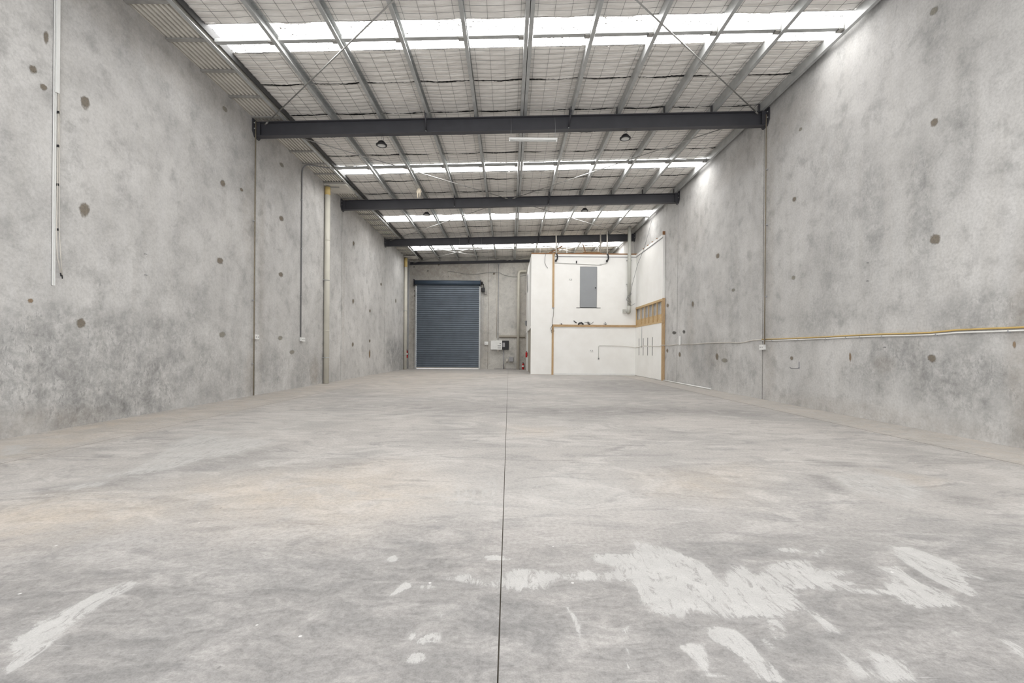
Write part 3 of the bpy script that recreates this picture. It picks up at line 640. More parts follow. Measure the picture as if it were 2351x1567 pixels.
# channel along the head of the end wall
tr = tag(empty('trim_1'), 'dark steel angle along the head of the end wall', kind='structure')
MB().prism([(YB-.16, -.22), (YB-.002, -.22), (YB-.002, -.03), (YB-.012, -.03), (YB-.012, -.205), (YB-.16, -.205)], 'x', XL+.02, XR-.02, lambda x: (0, zt(x)+.01)).build('head_angle', 'steel', tr)

# ------------------------------------------------------------------ purlins
ordn = ['first', 'second', 'third', 'fourth', 'fifth', 'sixth', 'seventh', 'eighth', 'ninth', 'tenth', 'eleventh']
def purlin(x, lab):
    z = zt(x)+.005; w, h, t, lip = .072, .20, .004, .020
    pr = [(x, z), (x+w, z), (x+w, z+lip), (x+w-t, z+lip), (x+w-t, z+t), (x+t, z+t), (x+t, z+h-t), (x+w-t, z+h-t), (x+w-t, z+h-lip), (x+w, z+h-lip), (x+w, z+h), (x, z+h)]
    b = MB().prism(pr, 'y', 4.6, YB-.005); o = b.build('roof_purlin', 'galv', None, (x, 4.6, z))
    return tag(o, lab, 'purlin', 'roof purlins')
for k, x in enumerate(PX):
    if k == 5:
        purlin(x-.052, 'left member of the doubled purlin along the middle of the roof')
        purlin(x+.034, 'right member of the doubled purlin along the middle of the roof')
    elif k == 10: purlin(x, 'galvanised roof purlin running tight along the right wall')
    else: purlin(x, 'galvanised roof purlin, %s from the %s wall' % ((ordn[k], 'left') if k < 5 else (ordn[10-k], 'right')))
# bridging struts in mid-bay
for yb_, lab in zip((8.70, 14.72, 20.80, 26.72), ('row of galvanised bridging struts under the speckled nearest skylight', 'row of bridging struts under the second skylight', 'row of bridging struts along the third skylight', 'row of bridging struts along the farthest skylight')):
    t = thing('purlin_bridging', (0, yb_, zt(0)+.08), lab, 'bracing', 'mid-bay bridging')
    for k in range(10):
        xa = PX[k]+(.09 if k != 5 else .115); xb = PX[k+1]-.004-(.055 if k+1 == 5 else 0)
        b = MB(); b.prism([(yb_-.048, .06), (yb_+.048, .06), (yb_+.048, .10), (yb_+.042, .10), (yb_+.042, .066), (yb_-.042, .066), (yb_-.042, .125), (yb_-.048, .125)], 'x', xa, xb, lambda x: (0, zt(x)))
        s = b.build('strut', 'galv', t)
        br = MB(); br.box(xb-.10, xb, yb_-.055, yb_+.055, zt(xb)+.035, zt(xb)+.041); br.box(xb-.006, xb, yb_-.055, yb_+.055, zt(xb)+.03, zt(xb)+.16)
        br.box(xb-.10, xb-.094, yb_-.055, yb_+.055, zt(xb)+.035, zt(xb)+.10)
        br.build('cleat', 'galv_dull', s)
# bracing rods under the purlins
def rod(p, q, lab, dz=0):
    z = lambda x: zt(x)-.085-dz
    a = Vector((p[0], p[1], z(p[0]))); b = Vector((q[0], q[1], z(q[0])))
    t = thing('bracing_rod', a, lab, 'rod', 'roof bracing rods')
    MB().tube([a, (a+b)/2, b], .014, 8).build('rod', 'rod', t)
    d = (b-a).normalized()
    MB().tube([a, a+d*.16], .020, 6).build('end_clevis', 'galv_dull', t); MB().tube([b-d*.16, b], .020, 6).build('end_clevis', 'galv_dull', t)
    return t
rod((-6.20, 11.50), (-.02, 5.75), 'bracing rod rising from the left wall towards the nearest skylight')
rod((6.25, 11.50), (.04, 5.75), 'bracing rod rising from the right wall towards the nearest skylight')
rod((-6.20, 11.72), (-.08, 17.50), 'bracing rod from nearest rafter at left wall to middle of second rafter')
rod((6.25, 11.72), (.10, 17.50), 'bracing rod from nearest rafter at right wall to middle of second rafter')
rod((-.08, 17.70), (-6.20, 23.60), 'bracing rod from middle of second rafter to farthest rafter at left wall')
rod((.10, 17.70), (6.25, 23.60), 'bracing rod from middle of second rafter to farthest rafter at right wall')
rod((-6.20, 23.80), (-.08, 29.4), 'bracing rod of the far left cross, from left wall to middle of end wall')
rod((-.08, 23.80), (-6.20, 29.4), 'bracing rod of the far left cross, from mid rafter to end wall corner', .03)
rod((6.25, 23.80), (.10, 29.4), 'bracing rod of the cross over the office, from right wall to mid end wall')
rod((.10, 23.80), (6.25, 29.4), 'bracing rod of the cross over the office, from mid rafter to right corner', .03)

# ------------------------------------------------------------------ roller door in the end wall
d1 = tag(empty('door_1', (-3.95, YB, 0)), 'blue-grey steel roller shutter door, closed', kind='structure')
def curtain():
    x0, x1, z0, z1, p = -6.0, -1.9, .085, 5.47, .137
    prof = []; z = z0
    while z < z1-.001:
        for dz, dy in ((0, 0), (.010, .030), (.030, .038), (.052, .034), (.068, .004), (.074, -.012), (.128, -.012)): prof.append((YB-.045-dy, min(z+dz, z1)))
        z += p
    vs = [(x, y, zz) for x in (x0, x1) for y, zz in prof]; n = len(prof)
    return MB().add(vs, [(k, n+k, n+k+1, k+1) for k in range(n-1)])
curtain().build('curtain', 'roller', d1)
MB().tube([(-6.10, YB-.17, 5.57), (-1.86, YB-.17, 5.57)], .145, 28).build('drum', 'roller_dk', d1)
for x in (-6.06, -1.90): MB().box(x-.05, x+.05, YB-.09, YB-.002, .0, 5.36).build('side_guide', 'galv', d1)
box1('bottom_rail', 'offwhite', d1, -6.0, -1.9, YB-.075, YB-.03, .012, .085)  # pale strip stands in for the light gap under the door
for x in (-6.16, -1.84): MB().box(x-.012, x+.012, YB-.30, YB-.002, 5.33, 5.78).build('drum_bracket', 'steel', d1)
mt = MB().box(-1.80, -1.58, YB-.26, YB-.04, 4.98, 5.26, c=.02).build('chain_hoist', 'black', d1)
MB().tube([(-1.83, YB-.17, 5.55), (-1.70, YB-.17, 5.55)], .10, 14).build('sprocket', 'black', mt)
MB().tube([(-1.66, YB-.19, 5.5), (-1.64, YB-.2, 5.1)], .025, 6).build('drive_chain', 'black', mt)
MB().box(-1.58, -1.45, YB-.22, YB-.08, 4.83, 5.0, c=.02).build('gear_case', 'galv_dull', mt)
MB().tube([(-1.75, YB-.12, 5.0), (-1.755, YB-.12, .80), (-1.72, YB-.12, .74), (-1.685, YB-.12, .80), (-1.66, YB-.12, 4.9)], .009, 5).build('hand_chain', 'midgrey', mt)

# ------------------------------------------------------------------ white office block
OY, OX, OZ = 23.0, 1.11, 6.15
wo = struct('wall_office', 'white painted plasterboard office front with exposed pine posts')
def wbx(name, mat, *a, parent=wo): return box1(name, mat, parent, *a)
wbx('plaster_panel', 'plaster', OX, 2.17, OY, OY+.10, .012, OZ-.02)
wbx('plaster_panel', 'plaster', 2.17, 3.575, OY+.004, OY+.10, 2.54, 5.98)
wbx('plaster_panel', 'plaster', 4.435, XR-.005, OY+.004, OY+.10, 2.54, 5.98)
wbx('plaster_panel', 'plaster', 3.575, 4.435, OY+.004, OY+.10, 5.48, 5.98)
wbx('plaster_panel', 'plaster', 3.575, 4.435, OY+.004, OY+.10, 2.54, 3.405)
wbx('plaster_panel', 'plaster', 2.17, XR-.005, OY+.004, OY+.10, .012, 2.43)
wbx('skirting_board', 'white', 2.30, 6.38, OY-.012, OY+.004, .0, .085)
wbx('bottom_plate', 'timber_dk', OX+.01, 2.17, OY+.01, OY+.09, .0, .012)
wbx('timber_post', 'timber_v', 2.175, 2.275, OY-.022, OY+.003, 3.40, OZ-.03)
wbx('timber_post', 'timber_v', 2.165, 2.265, OY-.022, OY+.003, .0, 2.43)
wbx('post_shoe', 'midgrey', 2.17, 2.28, OY-.026, OY+.003, 3.36, 3.40)
wbx('timber_rail', 'timber_h', 2.19, 6.40, OY-.035, OY+.003, 2.43, 2.54)
wbx('cornice_board', 'plaster', 2.30, 6.40, OY-.03, OY+.003, 5.985, 6.085)
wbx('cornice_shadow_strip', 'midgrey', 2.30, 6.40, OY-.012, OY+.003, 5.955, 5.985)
wbx('top_plate', 'timber_dk', OX, XR-.005, OY-.02, OY+.10, OZ-.055, OZ)
wbx('roof_deck', 'beige', OX+.1, XR-.005, OY+.10, YB-.005, 6.0, 6.04)
ws = struct('wall_office_side', 'white office flank facing the roller door, beige below')
box1('plaster_panel', 'plaster', ws, OX, OX+.09, OY+.10, YB-.005, 2.42, OZ-.02)
box1('lower_panel', 'beige', ws, OX+.05, OX+.13, OY+.10, YB-.005, .0, 2.42)
box1('door_jamb', 'white', ws, OX-.02, OX+.05, 27.3, 27.42, .0, 2.42)
box1('door_jamb', 'white', ws, OX-.02, OX+.05, 28.3, 28.42, .0, 2.42)
box1('soffit_edge', 'plaster', ws, OX-.015, OX+.06, OY+.10, YB-.01, 2.36, 2.44)
wn = tag(empty('window_6'), 'narrow dark window high on the office flank', kind='structure')
box1('window_frame', 'midgrey', wn, OX-.018, OX+.002, 26.75, 27.55, 4.72, 5.72); box1('pane', 'glass_dk', wn, OX-.022, OX-.016, 26.81, 27.49, 4.78, 5.66)
d2 = tag(empty('door_2', (4.0, OY, 3.41)), 'plain grey flush door stranded high on the white office wall', kind='structure')
box1('leaf', 'door_grey', d2, 3.585, 4.425, OY-.006, OY+.034, 3.42, 5.465)
MB().lathe([(.0, -.02), (.03, -.02), (.034, 0), (.03, .02), (0, .02)], (0, 0, 0), 12)
k = MB().tube([(4.35, OY-.008, 4.40), (4.35, OY-.06, 4.40)], .014, 8); k.tube([(4.35, OY-.045, 4.40), (4.35, OY-.085, 4.40)], .030, 12); k.build('knob', 'black', d2)
box1('threshold', 'black', d2, 3.40, 4.62, OY-.012, OY-.001, 3.392, 3.408)

# lining boards and exposed stud frame on the right wall
wlin = struct('wall_lining_right', 'white plasterboard lining on the right wall with open pine studs')
LX = 6.405
box1('plaster_panel', 'plaster', wlin, LX, XR-.004, 19.0, OY-.002, 3.43, 5.98)
box1('plaster_panel', 'plaster', wlin, LX, XR-.004, 19.06, OY-.002, .012, 2.42)
box1('cornice_board', 'plaster', wlin, LX-.03, XR-.004, 19.0, OY-.04, 5.985, 6.085)
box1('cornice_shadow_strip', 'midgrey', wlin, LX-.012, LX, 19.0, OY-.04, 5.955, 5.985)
box1('timber_post', 'timber_v', wlin, LX-.02, XR-.004, 18.95, 19.055, .0, 2.44)
sf = empty('stud_frame', (0, 0, 0), wlin)
MB().box(LX-.012, XR-.006, 18.97, OY-.004, 3.33, 3.425).build('head_plate', 'timber_y', sf)
MB().box(LX-.012, XR-.006, 18.97, OY-.004, 2.42, 2.50).build('sill_plate', 'timber_y', sf)
MB().box(XR-.05, XR-.006, 18.99, OY-.01, 2.50, 2.80).build('bearer', 'timber_y', sf)
for y in (22.95, 22.16, 21.55, 20.95, 20.34, 19.74, 19.12): MB().box(LX-.004, XR-.052, y-.025, y+.025, 2.50, 3.33).build('stud', 'timber_y', sf)
MB().box(LX-.02, XR-.01, 18.93, 18.98, 2.40, 3.44).build('end_stud', 'timber_v', sf)
for y in (22.37, 21.67, 20.99, 20.29):
    for z0, z1 in ((1.47, 1.85), (1.03, 1.43)): box1('shelf_track', 'black', wlin, LX-.008, LX, y-.022, y+.022, z0, z1)
for y in (21.85, 21.15, 20.5, 19.85, 19.05):
    box1('rafter_stub', 'timber_dk', wlin, LX+.0, XR-.004, y-.03, y+.03, 6.085, 6.16 if y > 19.2 else 6.24)

# ------------------------------------------------------------------ lights
def bay_light(x, y, z, ztop, lab):
    t = thing('bay_light', (x, y, z), lab, 'ceiling light', 'round black bay lights')
    MB().lathe([(.100, -.008), (.136, -.008), (.140, .0), (.138, .022), (.105, .038), (.085, .050), (.078, .085), (.060, .105), (.020, .112), (0, .112)], (x, y, z), 28).build('housing', 'black', t)
    MB().lathe([(0, .0), (.098, .0), (.102, -.006)], (x, y, z), 28).build('lens', 'lens', t)
    fn = MB()
    for i in range(16):
        a = 2*math.pi*i/16; c, s = math.cos(a), math.sin(a)
        fn.add([(x+.080*c-.003*s, y+.080*s+.003*c, z+.05), (x+.100*c-.003*s, y+.100*s+.003*c, z+.042), (x+.085*c-.003*s, y+.085*s+.003*c, z+.088), (x+.080*c+.003*s, y+.080*s-.003*c, z+.05), (x+.100*c+.003*s, y+.100*s-.003*c, z+.042), (x+.085*c+.003*s, y+.085*s-.003*c, z+.088)],
               [(0, 1, 2), (5, 4, 3), (0, 3, 4, 1), (1, 4, 5, 2), (2, 5, 3, 0)])
    fn.build('cooling_fins', 'black', t)
    MB().tube([(x, y, z+.11), (x, y, z+.14)]+[(x+.018*math.sin(q), y, z+.158-.018*math.cos(q)) for q in (0, 1.2, 2.4, 3.6, 4.8)], .005, 6).build('hook', 'galv', t)
    MB().tube([(x, y, z+.17), (x+.008, y, (z+.17+ztop)/2), (x, y, ztop)], .004, 5).build('hanger', 'wire', t)
    MB().tube([(x+.02, y, z+.10), (x+.05, y+.01, z+.16), (x+.03, y, ztop)], .005, 5).build('cable', 'black', t)
    return t
bz = lambda x: zt(x)-.36
for x, y, z, lab in ((-3.3, 11.66, 6.42, 'black bay light left of middle under the nearest rafter'), (2.94, 11.66, 6.64, 'black bay light right of middle under the nearest rafter'),
                     (-3.22, 17.64, 6.43, 'small black bay light left of middle under the second rafter'), (2.90, 17.64, 6.63, 'small black bay light right of middle under the second rafter')):
    bay_light(x, y, z, bz(x), lab)
def batten(x0, x1, y, z, ztop, lab):
    t = thing('fluorescent_batten', ((x0+x1)/2, y, z), lab, 'ceiling light', 'fluorescent battens')
    MB().box(x0, x1, y-.035, y+.035, z+.03, z+.085, c=.006).build('body', 'white', t)
    MB().tube([(x0+.03, y, z+.012), (x1-.03, y, z+.012)], .016, 12).build('tube', 'lens', t)
    for x in (x0+.02, x1-.02): box1('lamp_holder', 'white', t, x-.014, x+.014, y-.022, y+.022, z-.006, z+.032)
    for x in (x0+.05, x1-.06): MB().tube([(x, y, z+.085), (x+.01, y+.01, (z+ztop)/2), (x+.004, y+.09, ztop)], .004, 5).build('hanging_wire', 'midgrey', t)
    return t
batten(-.04, 1.18, 11.44, 6.45, 7.10, 'white fluorescent batten hung by two wires at the nearest rafter')
batten(-2.66, -1.40, 23.52, 6.44, 7.03, 'white fluorescent batten hung at the farthest rafter')

# ------------------------------------------------------------------ pipes
def downpipe(y, lab, amber):
    t = thing('downpipe', (XL+.10, y, 0), lab, 'pipe', 'cream downpipes on the left wall')
    x = XL+.10
    MB().tube([(x, y, .004), (x, y, 6.86)], .092, 20).build('pipe', 'pvc', t)
    for z in (1.85, 5.0): MB().tube([(x, y, z-.012), (x, y, z+.012)], .097, 20).build('coupling', 'pvc', t)
    MB().tube([(x, y, amber), (x, y, 6.855)], .0945, 20).build('collar', 'pvc_amber' if amber > 6 else 'pvc', t)  # far collar is real; nearer pipe's amber is a reflection put into colour
    for z in (.9, 3.6):
        b = MB(); b.box(XL+.001, XL+.05, y-.12, y+.12, z-.015, z+.015); b.tube([(x, y, z-.015), (x, y, z+.015)], .099, 20); b.build('pipe_clamp', 'galv', t)
downpipe(15.92, 'thick cream downpipe on the left wall, nearer of the two', 6.58)
downpipe(28.02, 'cream downpipe in the far left corner beside the roller door', 6.30)
t = thing('vent_pipe', (.60, YB-.16, 0), 'cream pipe on the end wall bending into the office top', 'pipe')
MB().tube([(.60, YB-.16, .004), (.60, YB-.16, 6.16)]+arc((.60, YB-.16, 6.16), (.60, YB-.16, 6.36), (.80, YB-.16, 6.36))[1:]+[(1.10, YB-.16, 6.36)], .088, 16).build('pipe', 'pvc', t)
for z in (1.3, 4.0): box1('pipe_clamp', 'galv', t, .47, .73, YB-.09, YB-.06, z-.015, z+.015)
t = thing('office_pipe', (6.03, OY-.13, 3.14), 'grey-green pipe dropping from roof down the white office wall', 'pipe')
MB().tube([(6.02, OY-.13, 7.46), (6.03, OY-.13, 3.42)], .088, 18).build('pipe', 'pvc_grey', t)
MB().tube([(6.03, OY-.13, 3.50), (6.03, OY-.13, 3.30)]+arc((6.03, OY-.13, 3.30), (6.03, OY-.13, 3.19), (6.03, OY-.03, 3.19), 5)[1:]+[(6.03, OY-.004, 3.19)], .094, 18).build('elbow', 'pvc_grey', t)
for z in (4.6, 5.8): box1('pipe_clamp', 'galv', t, 5.90, 6.16, OY-.06, OY-.001, z-.015, z+.015)
o = MB().tube([(XR-.05, 14.50, .024), (XR-.055, 17.0, .024), (XR-.06, 19.75, .024)], .021, 10).build('floor_pipe', 'white', None, (XR-.05, 17.0, .003)); tag(o, 'long white pipe lying on the floor against the right wall', 'pipe')
# two conduits strapped to the right wall
xw = XR-.018
pt = [(2.0, 1.505), (5.2, 1.505), (5.74, 1.506), (6.58, 1.512), (7.0, 1.496), (7.49, 1.500), (8.0, 1.508), (8.69, 1.508), (9.3, 1.503), (9.96, 1.503), (11.0, 1.505), (11.66, 1.512)]
t = thing('yellow_line', (xw, 8.5, 1.5), 'yellow pipe strapped along the right wall above a white conduit', 'pipe')
yl = [(xw, y, z+.020+(.006 if y < 6.8 else 0)) for y, z in pt]
MB().tube(yl, .0125, 8).build('pipe', 'yellow', t)
t2 = thing('white_conduit', (xw, 8.5, 1.48), 'white conduit strapped under the yellow pipe along the right wall', 'conduit')
MB().tube([(xw, y, z-.014) for y, z in pt], .0125, 8).build('conduit', 'white', t2)
for y, z in ((5.9, 1.507), (6.9, 1.50), (7.9, 1.506), (8.4, 1.508), (8.75, 1.508), (9.3, 1.503), (10.2, 1.503), (11.2, 1.506)):
    box1('saddle_clip', 'midgrey', t2, XR-.036, XR-.001, y-.006, y+.006, z-.034, z-.006)
t = thing('wall_cable', (xw, 15.0, 1.48), 'sagging cable along right wall turning down the white office front', 'cable')
c = [(xw, 11.66, 1.525), (xw, 12.1, 1.52), (xw, 12.6, 1.47), (xw, 12.9, 1.462), (xw, 13.3, 1.485), (xw, 14.2, 1.488), (xw, 15.2, 1.492), (xw, 15.9, 1.476), (xw, 16.6, 1.482), (xw, 17.4, 1.49), (xw, 18.3, 1.46), (xw, 18.9, 1.475), (LX-.035, 18.96, 1.475), (LX-.015, 19.3, 1.43), (LX-.015, 20.0, 1.44), (LX-.015, 20.9, 1.47), (LX-.015, 21.6, 1.49), (LX-.015, 22.3, 1.43), (LX-.02, OY-.03, 1.405), (6.1, OY-.016, 1.44), (5.6, OY-.016, 1.485), (5.2, OY-.016, 1.492)]
MB().tube(c, .011, 7).build('cable', 'offwhite', t)
MB().tube([(5.2, OY-.014, 1.492), (4.60, OY-.014, 1.494)]+arc((4.60, OY-.014, 1.494), (4.54, OY-.014, 1.494), (4.535, OY-.014, 1.43), 4)[1:]+[(4.54, OY-.014, .86)], .010, 7).build('conduit', 'pvc_grey', t)
box1('cable_end', 'grey_pl', t, 4.51, 4.57, OY-.03, OY-.001, .80, .87)
# conduits up the panel joints
def conduit(name, pts, r, mat, lab, clips=()):
    t = thing(name, pts[0], lab, 'conduit'); MB().tube(pts, r, 8).build('conduit', mat, t)
    for x0, x1, y0, y1, z0, z1 in clips: box1('saddle_clip', 'midgrey', t, x0, x1, y0, y1, z0, z1)
    return t
conduit('joint_conduit', [(XL+.046, 11.49, .01), (XL+.046, 11.49, 6.93)], .016, 'cream_joint', 'conduit up the first panel joint of the left wall', [(XL, XL+.05, 11.46, 11.52, z, z+.02) for z in (.8, 2.4, 4.4)])
conduit('joint_conduit', [(XR-.046, 11.49, 1.40), (XR-.046, 11.49, 7.2)], .014, 'cream_joint', 'conduit up the first panel joint of the right wall', [(XR-.05, XR, 11.46, 11.52, z, z+.02) for z in (2.6, 4.4, 5.8)])
conduit('grey_conduit', [(XL+.021, 14.13, 1.56), (XL+.021, 14.13, 6.62)]+arc((XL+.021, 14.13, 6.62), (XL+.021, 14.15, 6.93), (XL+.20, 14.2, 6.935), 6)[1:]+[(-5.72, 14.42, 6.93)], .018, 'grey_pl', 'dark grey conduit dropping to a white outlet on the left wall', [(XL, XL+.04, 14.09, 14.17, z, z+.02) for z in (2.8, 4.3, 5.8)])
conduit('corner_conduit', [(XL+.03, 29.18, .01), (XL+.03, 29.18, 6.9)], .025, 'midgrey', 'pale conduit up the far left corner behind the cream downpipe')  # slim tube standing for the panel edge strip in the corner
conduit('service_conduit', [(-.80, YB-.02, 2.05), (-.80, YB-.02, 6.80)], .025, 'offwhite', 'left of the paired conduits rising from the electrical cabinet')
conduit('service_conduit', [(-.70, YB-.02, 1.87), (-.70, YB-.02, 6.80)], .018, 'midgrey', 'right of the paired conduits rising from the electrical cabinet')
conduit('meter_conduit', [(-.33, YB-.025, .01), (-.33, YB-.025, 1.24)], .030, 'midgrey', 'thick conduit from floor up to the black meter box')
conduit('meter_conduit', [(-.245, YB-.02, .01), (-.245, YB-.02, .30), (-.23, YB-.02, .42), (-.16, YB-.02, .47), (-.02, YB-.02, .47)], .020, 'offwhite', 'cream conduit rising from floor to two small grey boxes')
conduit('meter_conduit', [(-.02, YB-.02, .44), (.45, YB-.02, .38), (.52, YB-.02, .38)], .018, 'offwhite', 'cream conduit from small grey boxes to the cream end wall pipe')
t = thing('cable_tray', (.22, YB-.03, 2.12), 'brown-grey cable tray across the end wall above the cabinet', 'tray')
box1('tray', 'beige', t, -.64, 1.05, YB-.05, YB-.004, 2.08, 2.20); box1('tray_lip', 'brown_joint', t, -.64, 1.05, YB-.055, YB-.045, 2.05, 2.09)
t = thing('slack_cable', (-3.0, YB-.03, 6.1), 'slack dark cable sagging across the head of the end wall', 'cable')
MB().tube([(-4.0, YB-.02, 6.32), (-3.6, YB-.02, 6.30), (-2.9, YB-.02, 6.16), (-2.2, YB-.02, 6.14), (-1.4, YB-.03, 6.27), (-.95, YB-.066, 6.275), (-.62, YB-.066, 6.25), (-.3, YB-.03, 6.10), (.2, YB-.02, 6.0), (.5, YB-.02, 6.0), (.9, YB-.02, 6.08), (1.09, YB-.02, 6.12)], .011, 6).build('cable', 'grey_pl', t)
conduit('thin_conduit', [(-3.93, YB-.012, 5.72), (-3.93, YB-.012, 6.86)], .010, 'offwhite', 'thin pale conduit above the middle of the roller door')
conduit('thin_conduit', [(LX-.01, 21.9, 1.40), (LX-.01, 21.9, 2.40)], .008, 'midgrey', 'thin grey conduit down the white lining beside the slotted tracks')

# ------------------------------------------------------------------ outlets and boards
def outlet(wall, a, z, lab, mat='white', w=.16, h=.10, dep=.055):
    loc = {'L': (XL, a, z), 'R': (XR, a, z), 'B': (a, YB, z), 'O': (a, OY, z)}[wall]
    t = thing('power_outlet', loc, lab, 'power outlet', 'wall power outlets')
    if wall in 'LR':
        s = 1 if wall == 'L' else -1; X = loc[0]
        f = lambda d0, d1, a0, a1, z0, z1, n, m, p: MB().box(min(X+s*d0, X+s*d1), max(X+s*d0, X+s*d1), a+a0, a+a1, z+z0, z+z1).build(n, m, p)
    else:
        Y = loc[1]
        f = lambda d0, d1, a0, a1, z0, z1, n, m, p: MB().box(a+a0, a+a1, Y-d1, Y-d0, z+z0, z+z1).build(n, m, p)
    f(.001, dep, -w/2, w/2, -h/2, h/2, 'box', mat, t)
    pl = f(dep, dep+.012, -w/2-.005, w/2+.005, -h/2-.005, h/2+.005, 'face_plate', mat, t)
    for q in (-.045, .045):
        f(dep+.012, dep+.015, q-.012, q+.012, -.02, .012, 'socket', 'grey_pl', pl); f(dep+.012, dep+.018, q-.006, q+.006, .02, .036, 'switch', 'white', pl)
    return t
outlet('L', 11.60, 1.49, 'white double outlet on the joint conduit of the left wall', w=.18, h=.11)
outlet('L', 14.22, 1.49, 'bright white outlet below the dark grey conduit on the left wall', w=.22, h=.11)
outlet('R', 11.60, 1.33, 'white double outlet on the right wall just below the yellow pipe', w=.18, h=.12)
outlet('O', 4.18, 1.24, 'small outlet low on the white office front', w=.13, h=.08, dep=.006)
outlet('O', 3.10, 4.83, 'small outlet left of the stranded grey door', w=.13, h=.08, dep=.006)
outlet('O', 5.82, 3.24, 'grey switch box beside the foot of the office pipe', 'pvc_grey', w=.17, h=.17, dep=.07)
outlet('B', -1.46, 1.68, 'white door control box left of the electrical cabinet', w=.22, h=.20, dep=.08)
t = thing('electrical_cabinet', (-.80, YB, 1.25), 'white electrical distribution cabinet on the end wall', 'cabinet')
MB().box(-1.17, -.43, YB-.16, YB-.002, 1.27, 1.84, c=.01).build('case', 'white', t)
pn = box1('breaker_panel', 'white', t, -.80, -.44, YB-.185, YB-.16, 1.27, 1.87)
for z in (1.66, 1.52, 1.38): box1('breaker_row', 'grey_pl', pn, -.72 if z < 1.6 else -.60, -.50, YB-.19, YB-.185, z-.02, z+.02)
box1('gland', 'offwhite', t, -.74, -.66, YB-.09, YB-.02, 1.14, 1.27)
t = thing('meter_box', (-.22, YB, 1.25), 'black meter box with a grey display beside the white cabinet', 'meter')
MB().box(-.42, .0, YB-.14, YB-.002, 1.27, 1.85, c=.01).build('case', 'black', t)
box1('display', 'midgrey', t, -.41, -.25, YB-.15, YB-.14, 1.44, 1.72); box1('cover', 'black', t, -.41, -.25, YB-.155, YB-.14, 1.29, 1.42)
for x0, x1, z0, z1, lab, m in ((-.17, -.04, .50, .68, 'small cream junction box, left of the low pair', 'offwhite'), (.03, .31, .49, .80, 'small blue-grey junction box, right of the low pair', 'midgrey')):
    t = thing('junction_box', ((x0+x1)/2, YB, z0), lab, 'box', 'low junction boxes'); MB().box(x0, x1, YB-.12, YB-.002, z0, z1, c=.015).build('case', m, t); box1('lid', m, t, x0+.02, x1-.02, YB-.13, YB-.12, z0+.03, z1-.02)

# ------------------------------------------------------------------ fire extinguishers
def extinguisher(x, y, z, s, lab, band=True):
    t = thing('fire_extinguisher', (x, y, z), lab, 'extinguisher', 'red fire extinguishers')
    P = lambda L: [(r*s, q*s) for r, q in L]
    MB().lathe(P([(0, 0), (.068, 0), (.075, .012), (.075, .30), (.066, .35), (.04, .385), (.022, .395), (.022, .41), (0, .41)]), (x, y, z), 18).build('cylinder', 'red', t)
    if band: MB().lathe(P([(.0755, .17), (.0765, .172), (.0765, .258), (.0755, .26)]), (x, y, z), 18).build('label_band', 'white', t)
    MB().lathe(P([(.02, .405), (.028, .41), (.028, .44), (.015, .45), (0, .45)]), (x, y, z), 10).build('valve', 'black', t)
    MB().box(x-.012*s, x+.012*s, y-.11*s, y+.02*s, z+.455*s, z+.475*s).build('handle', 'black', t)
    MB().tube([(x+.02*s, y-.03*s, z+.43*s), (x+.085*s, y-.05*s, z+.38*s), (x+.095*s, y-.04*s, z+.22*s), (x+.085*s, y-.03*s, z+.12*s)], .011*s, 7).build('hose', 'black', t)
    return t
extinguisher(XL+.09, 28.42, .70, 1.2, 'red fire extinguisher with white band on the left wall by the corner downpipe')
extinguisher(OX-.09, 26.2, .83, .78, 'small red fire extinguisher hung on the office flank', band=False)
extinguisher(.93, YB-.22, .0, 1.0, 'red fire extinguisher standing on the floor against the end wall')
t = thing('wall_box', (OX-.02, 28.0, 2.85), 'small dark box on the office flank above the door jamb', 'box'); MB().box(OX-.13, OX-.001, 27.95, 28.1, 2.78, 3.05, c=.01).build('case', 'grey_pl', t)
box1('bracket', 'galv_dull', t, OX-.05, OX-.001, 27.98, 28.07, 2.72, 2.78)

# ------------------------------------------------------------------ trunking and loose cables high on the near left wall
t = thing('cable_trunking', (XL, 6.46, 2.06), 'white trunking down the near left wall with its cover half gone', 'trunking')
b = MB(); b.box(XL+.001, XL+.006, 6.437, 6.475, 2.06, 7.0); b.box(XL+.001, XL+.022, 6.437, 6.442, 2.06, 7.0); b.box(XL+.001, XL+.022, 6.470, 6.475, 2.06, 7.0)
b.build('base_channel', 'white', t)
b = MB(); b.box(XL+.006, XL+.040, 6.455, 6.50, 4.80, 7.0); b.build('cover', 'white', t)
for z in (4.53, 4.05, 3.50, 2.86): box1('clip', 'black', t, XL+.006, XL+.045, 6.478, 6.494, z-.016, z+.016)
def loose(pts, r, mat, lab, tip=True):
    t = thing('loose_cable', pts[-1], lab, 'cable'); MB().tube(pts, r, 6).build('cable', mat, t)
    if tip:
        a, b = Vector(pts[-2]), Vector(pts[-1]); d = (b-a).normalized(); MB().tube([b, b+d*.05], r*1.3, 6).build('taped_end', 'black', t)
loose([(XL+.03, 6.488, 4.80), (XL+.03, 6.490, 4.0), (XL+.035, 6.480, 3.4), (XL+.03, 6.478, 2.8), (XL+.035, 6.485, 2.5), (XL+.04, 6.53, 2.25)], .006, 'offwhite', 'left of two cream cables hanging out of the broken trunking')
loose([(XL+.03, 6.508, 4.80), (XL+.03, 6.512, 4.1), (XL+.035, 6.506, 3.5), (XL+.03, 6.515, 2.9), (XL+.035, 6.535, 2.5), (XL+.04, 6.555, 2.22)], .006, 'offwhite', 'right of two cream cables hanging out of the broken trunking')
loose([(1.84, OY-.03, 6.16), (1.80, OY-.02, 5.95), (1.79, OY-.02, 5.65), (1.85, OY-.02, 5.5), (1.94, OY-.025, 5.38)], .010, 'grey_pl', 'thin cable hanging over the left top of the office', False)
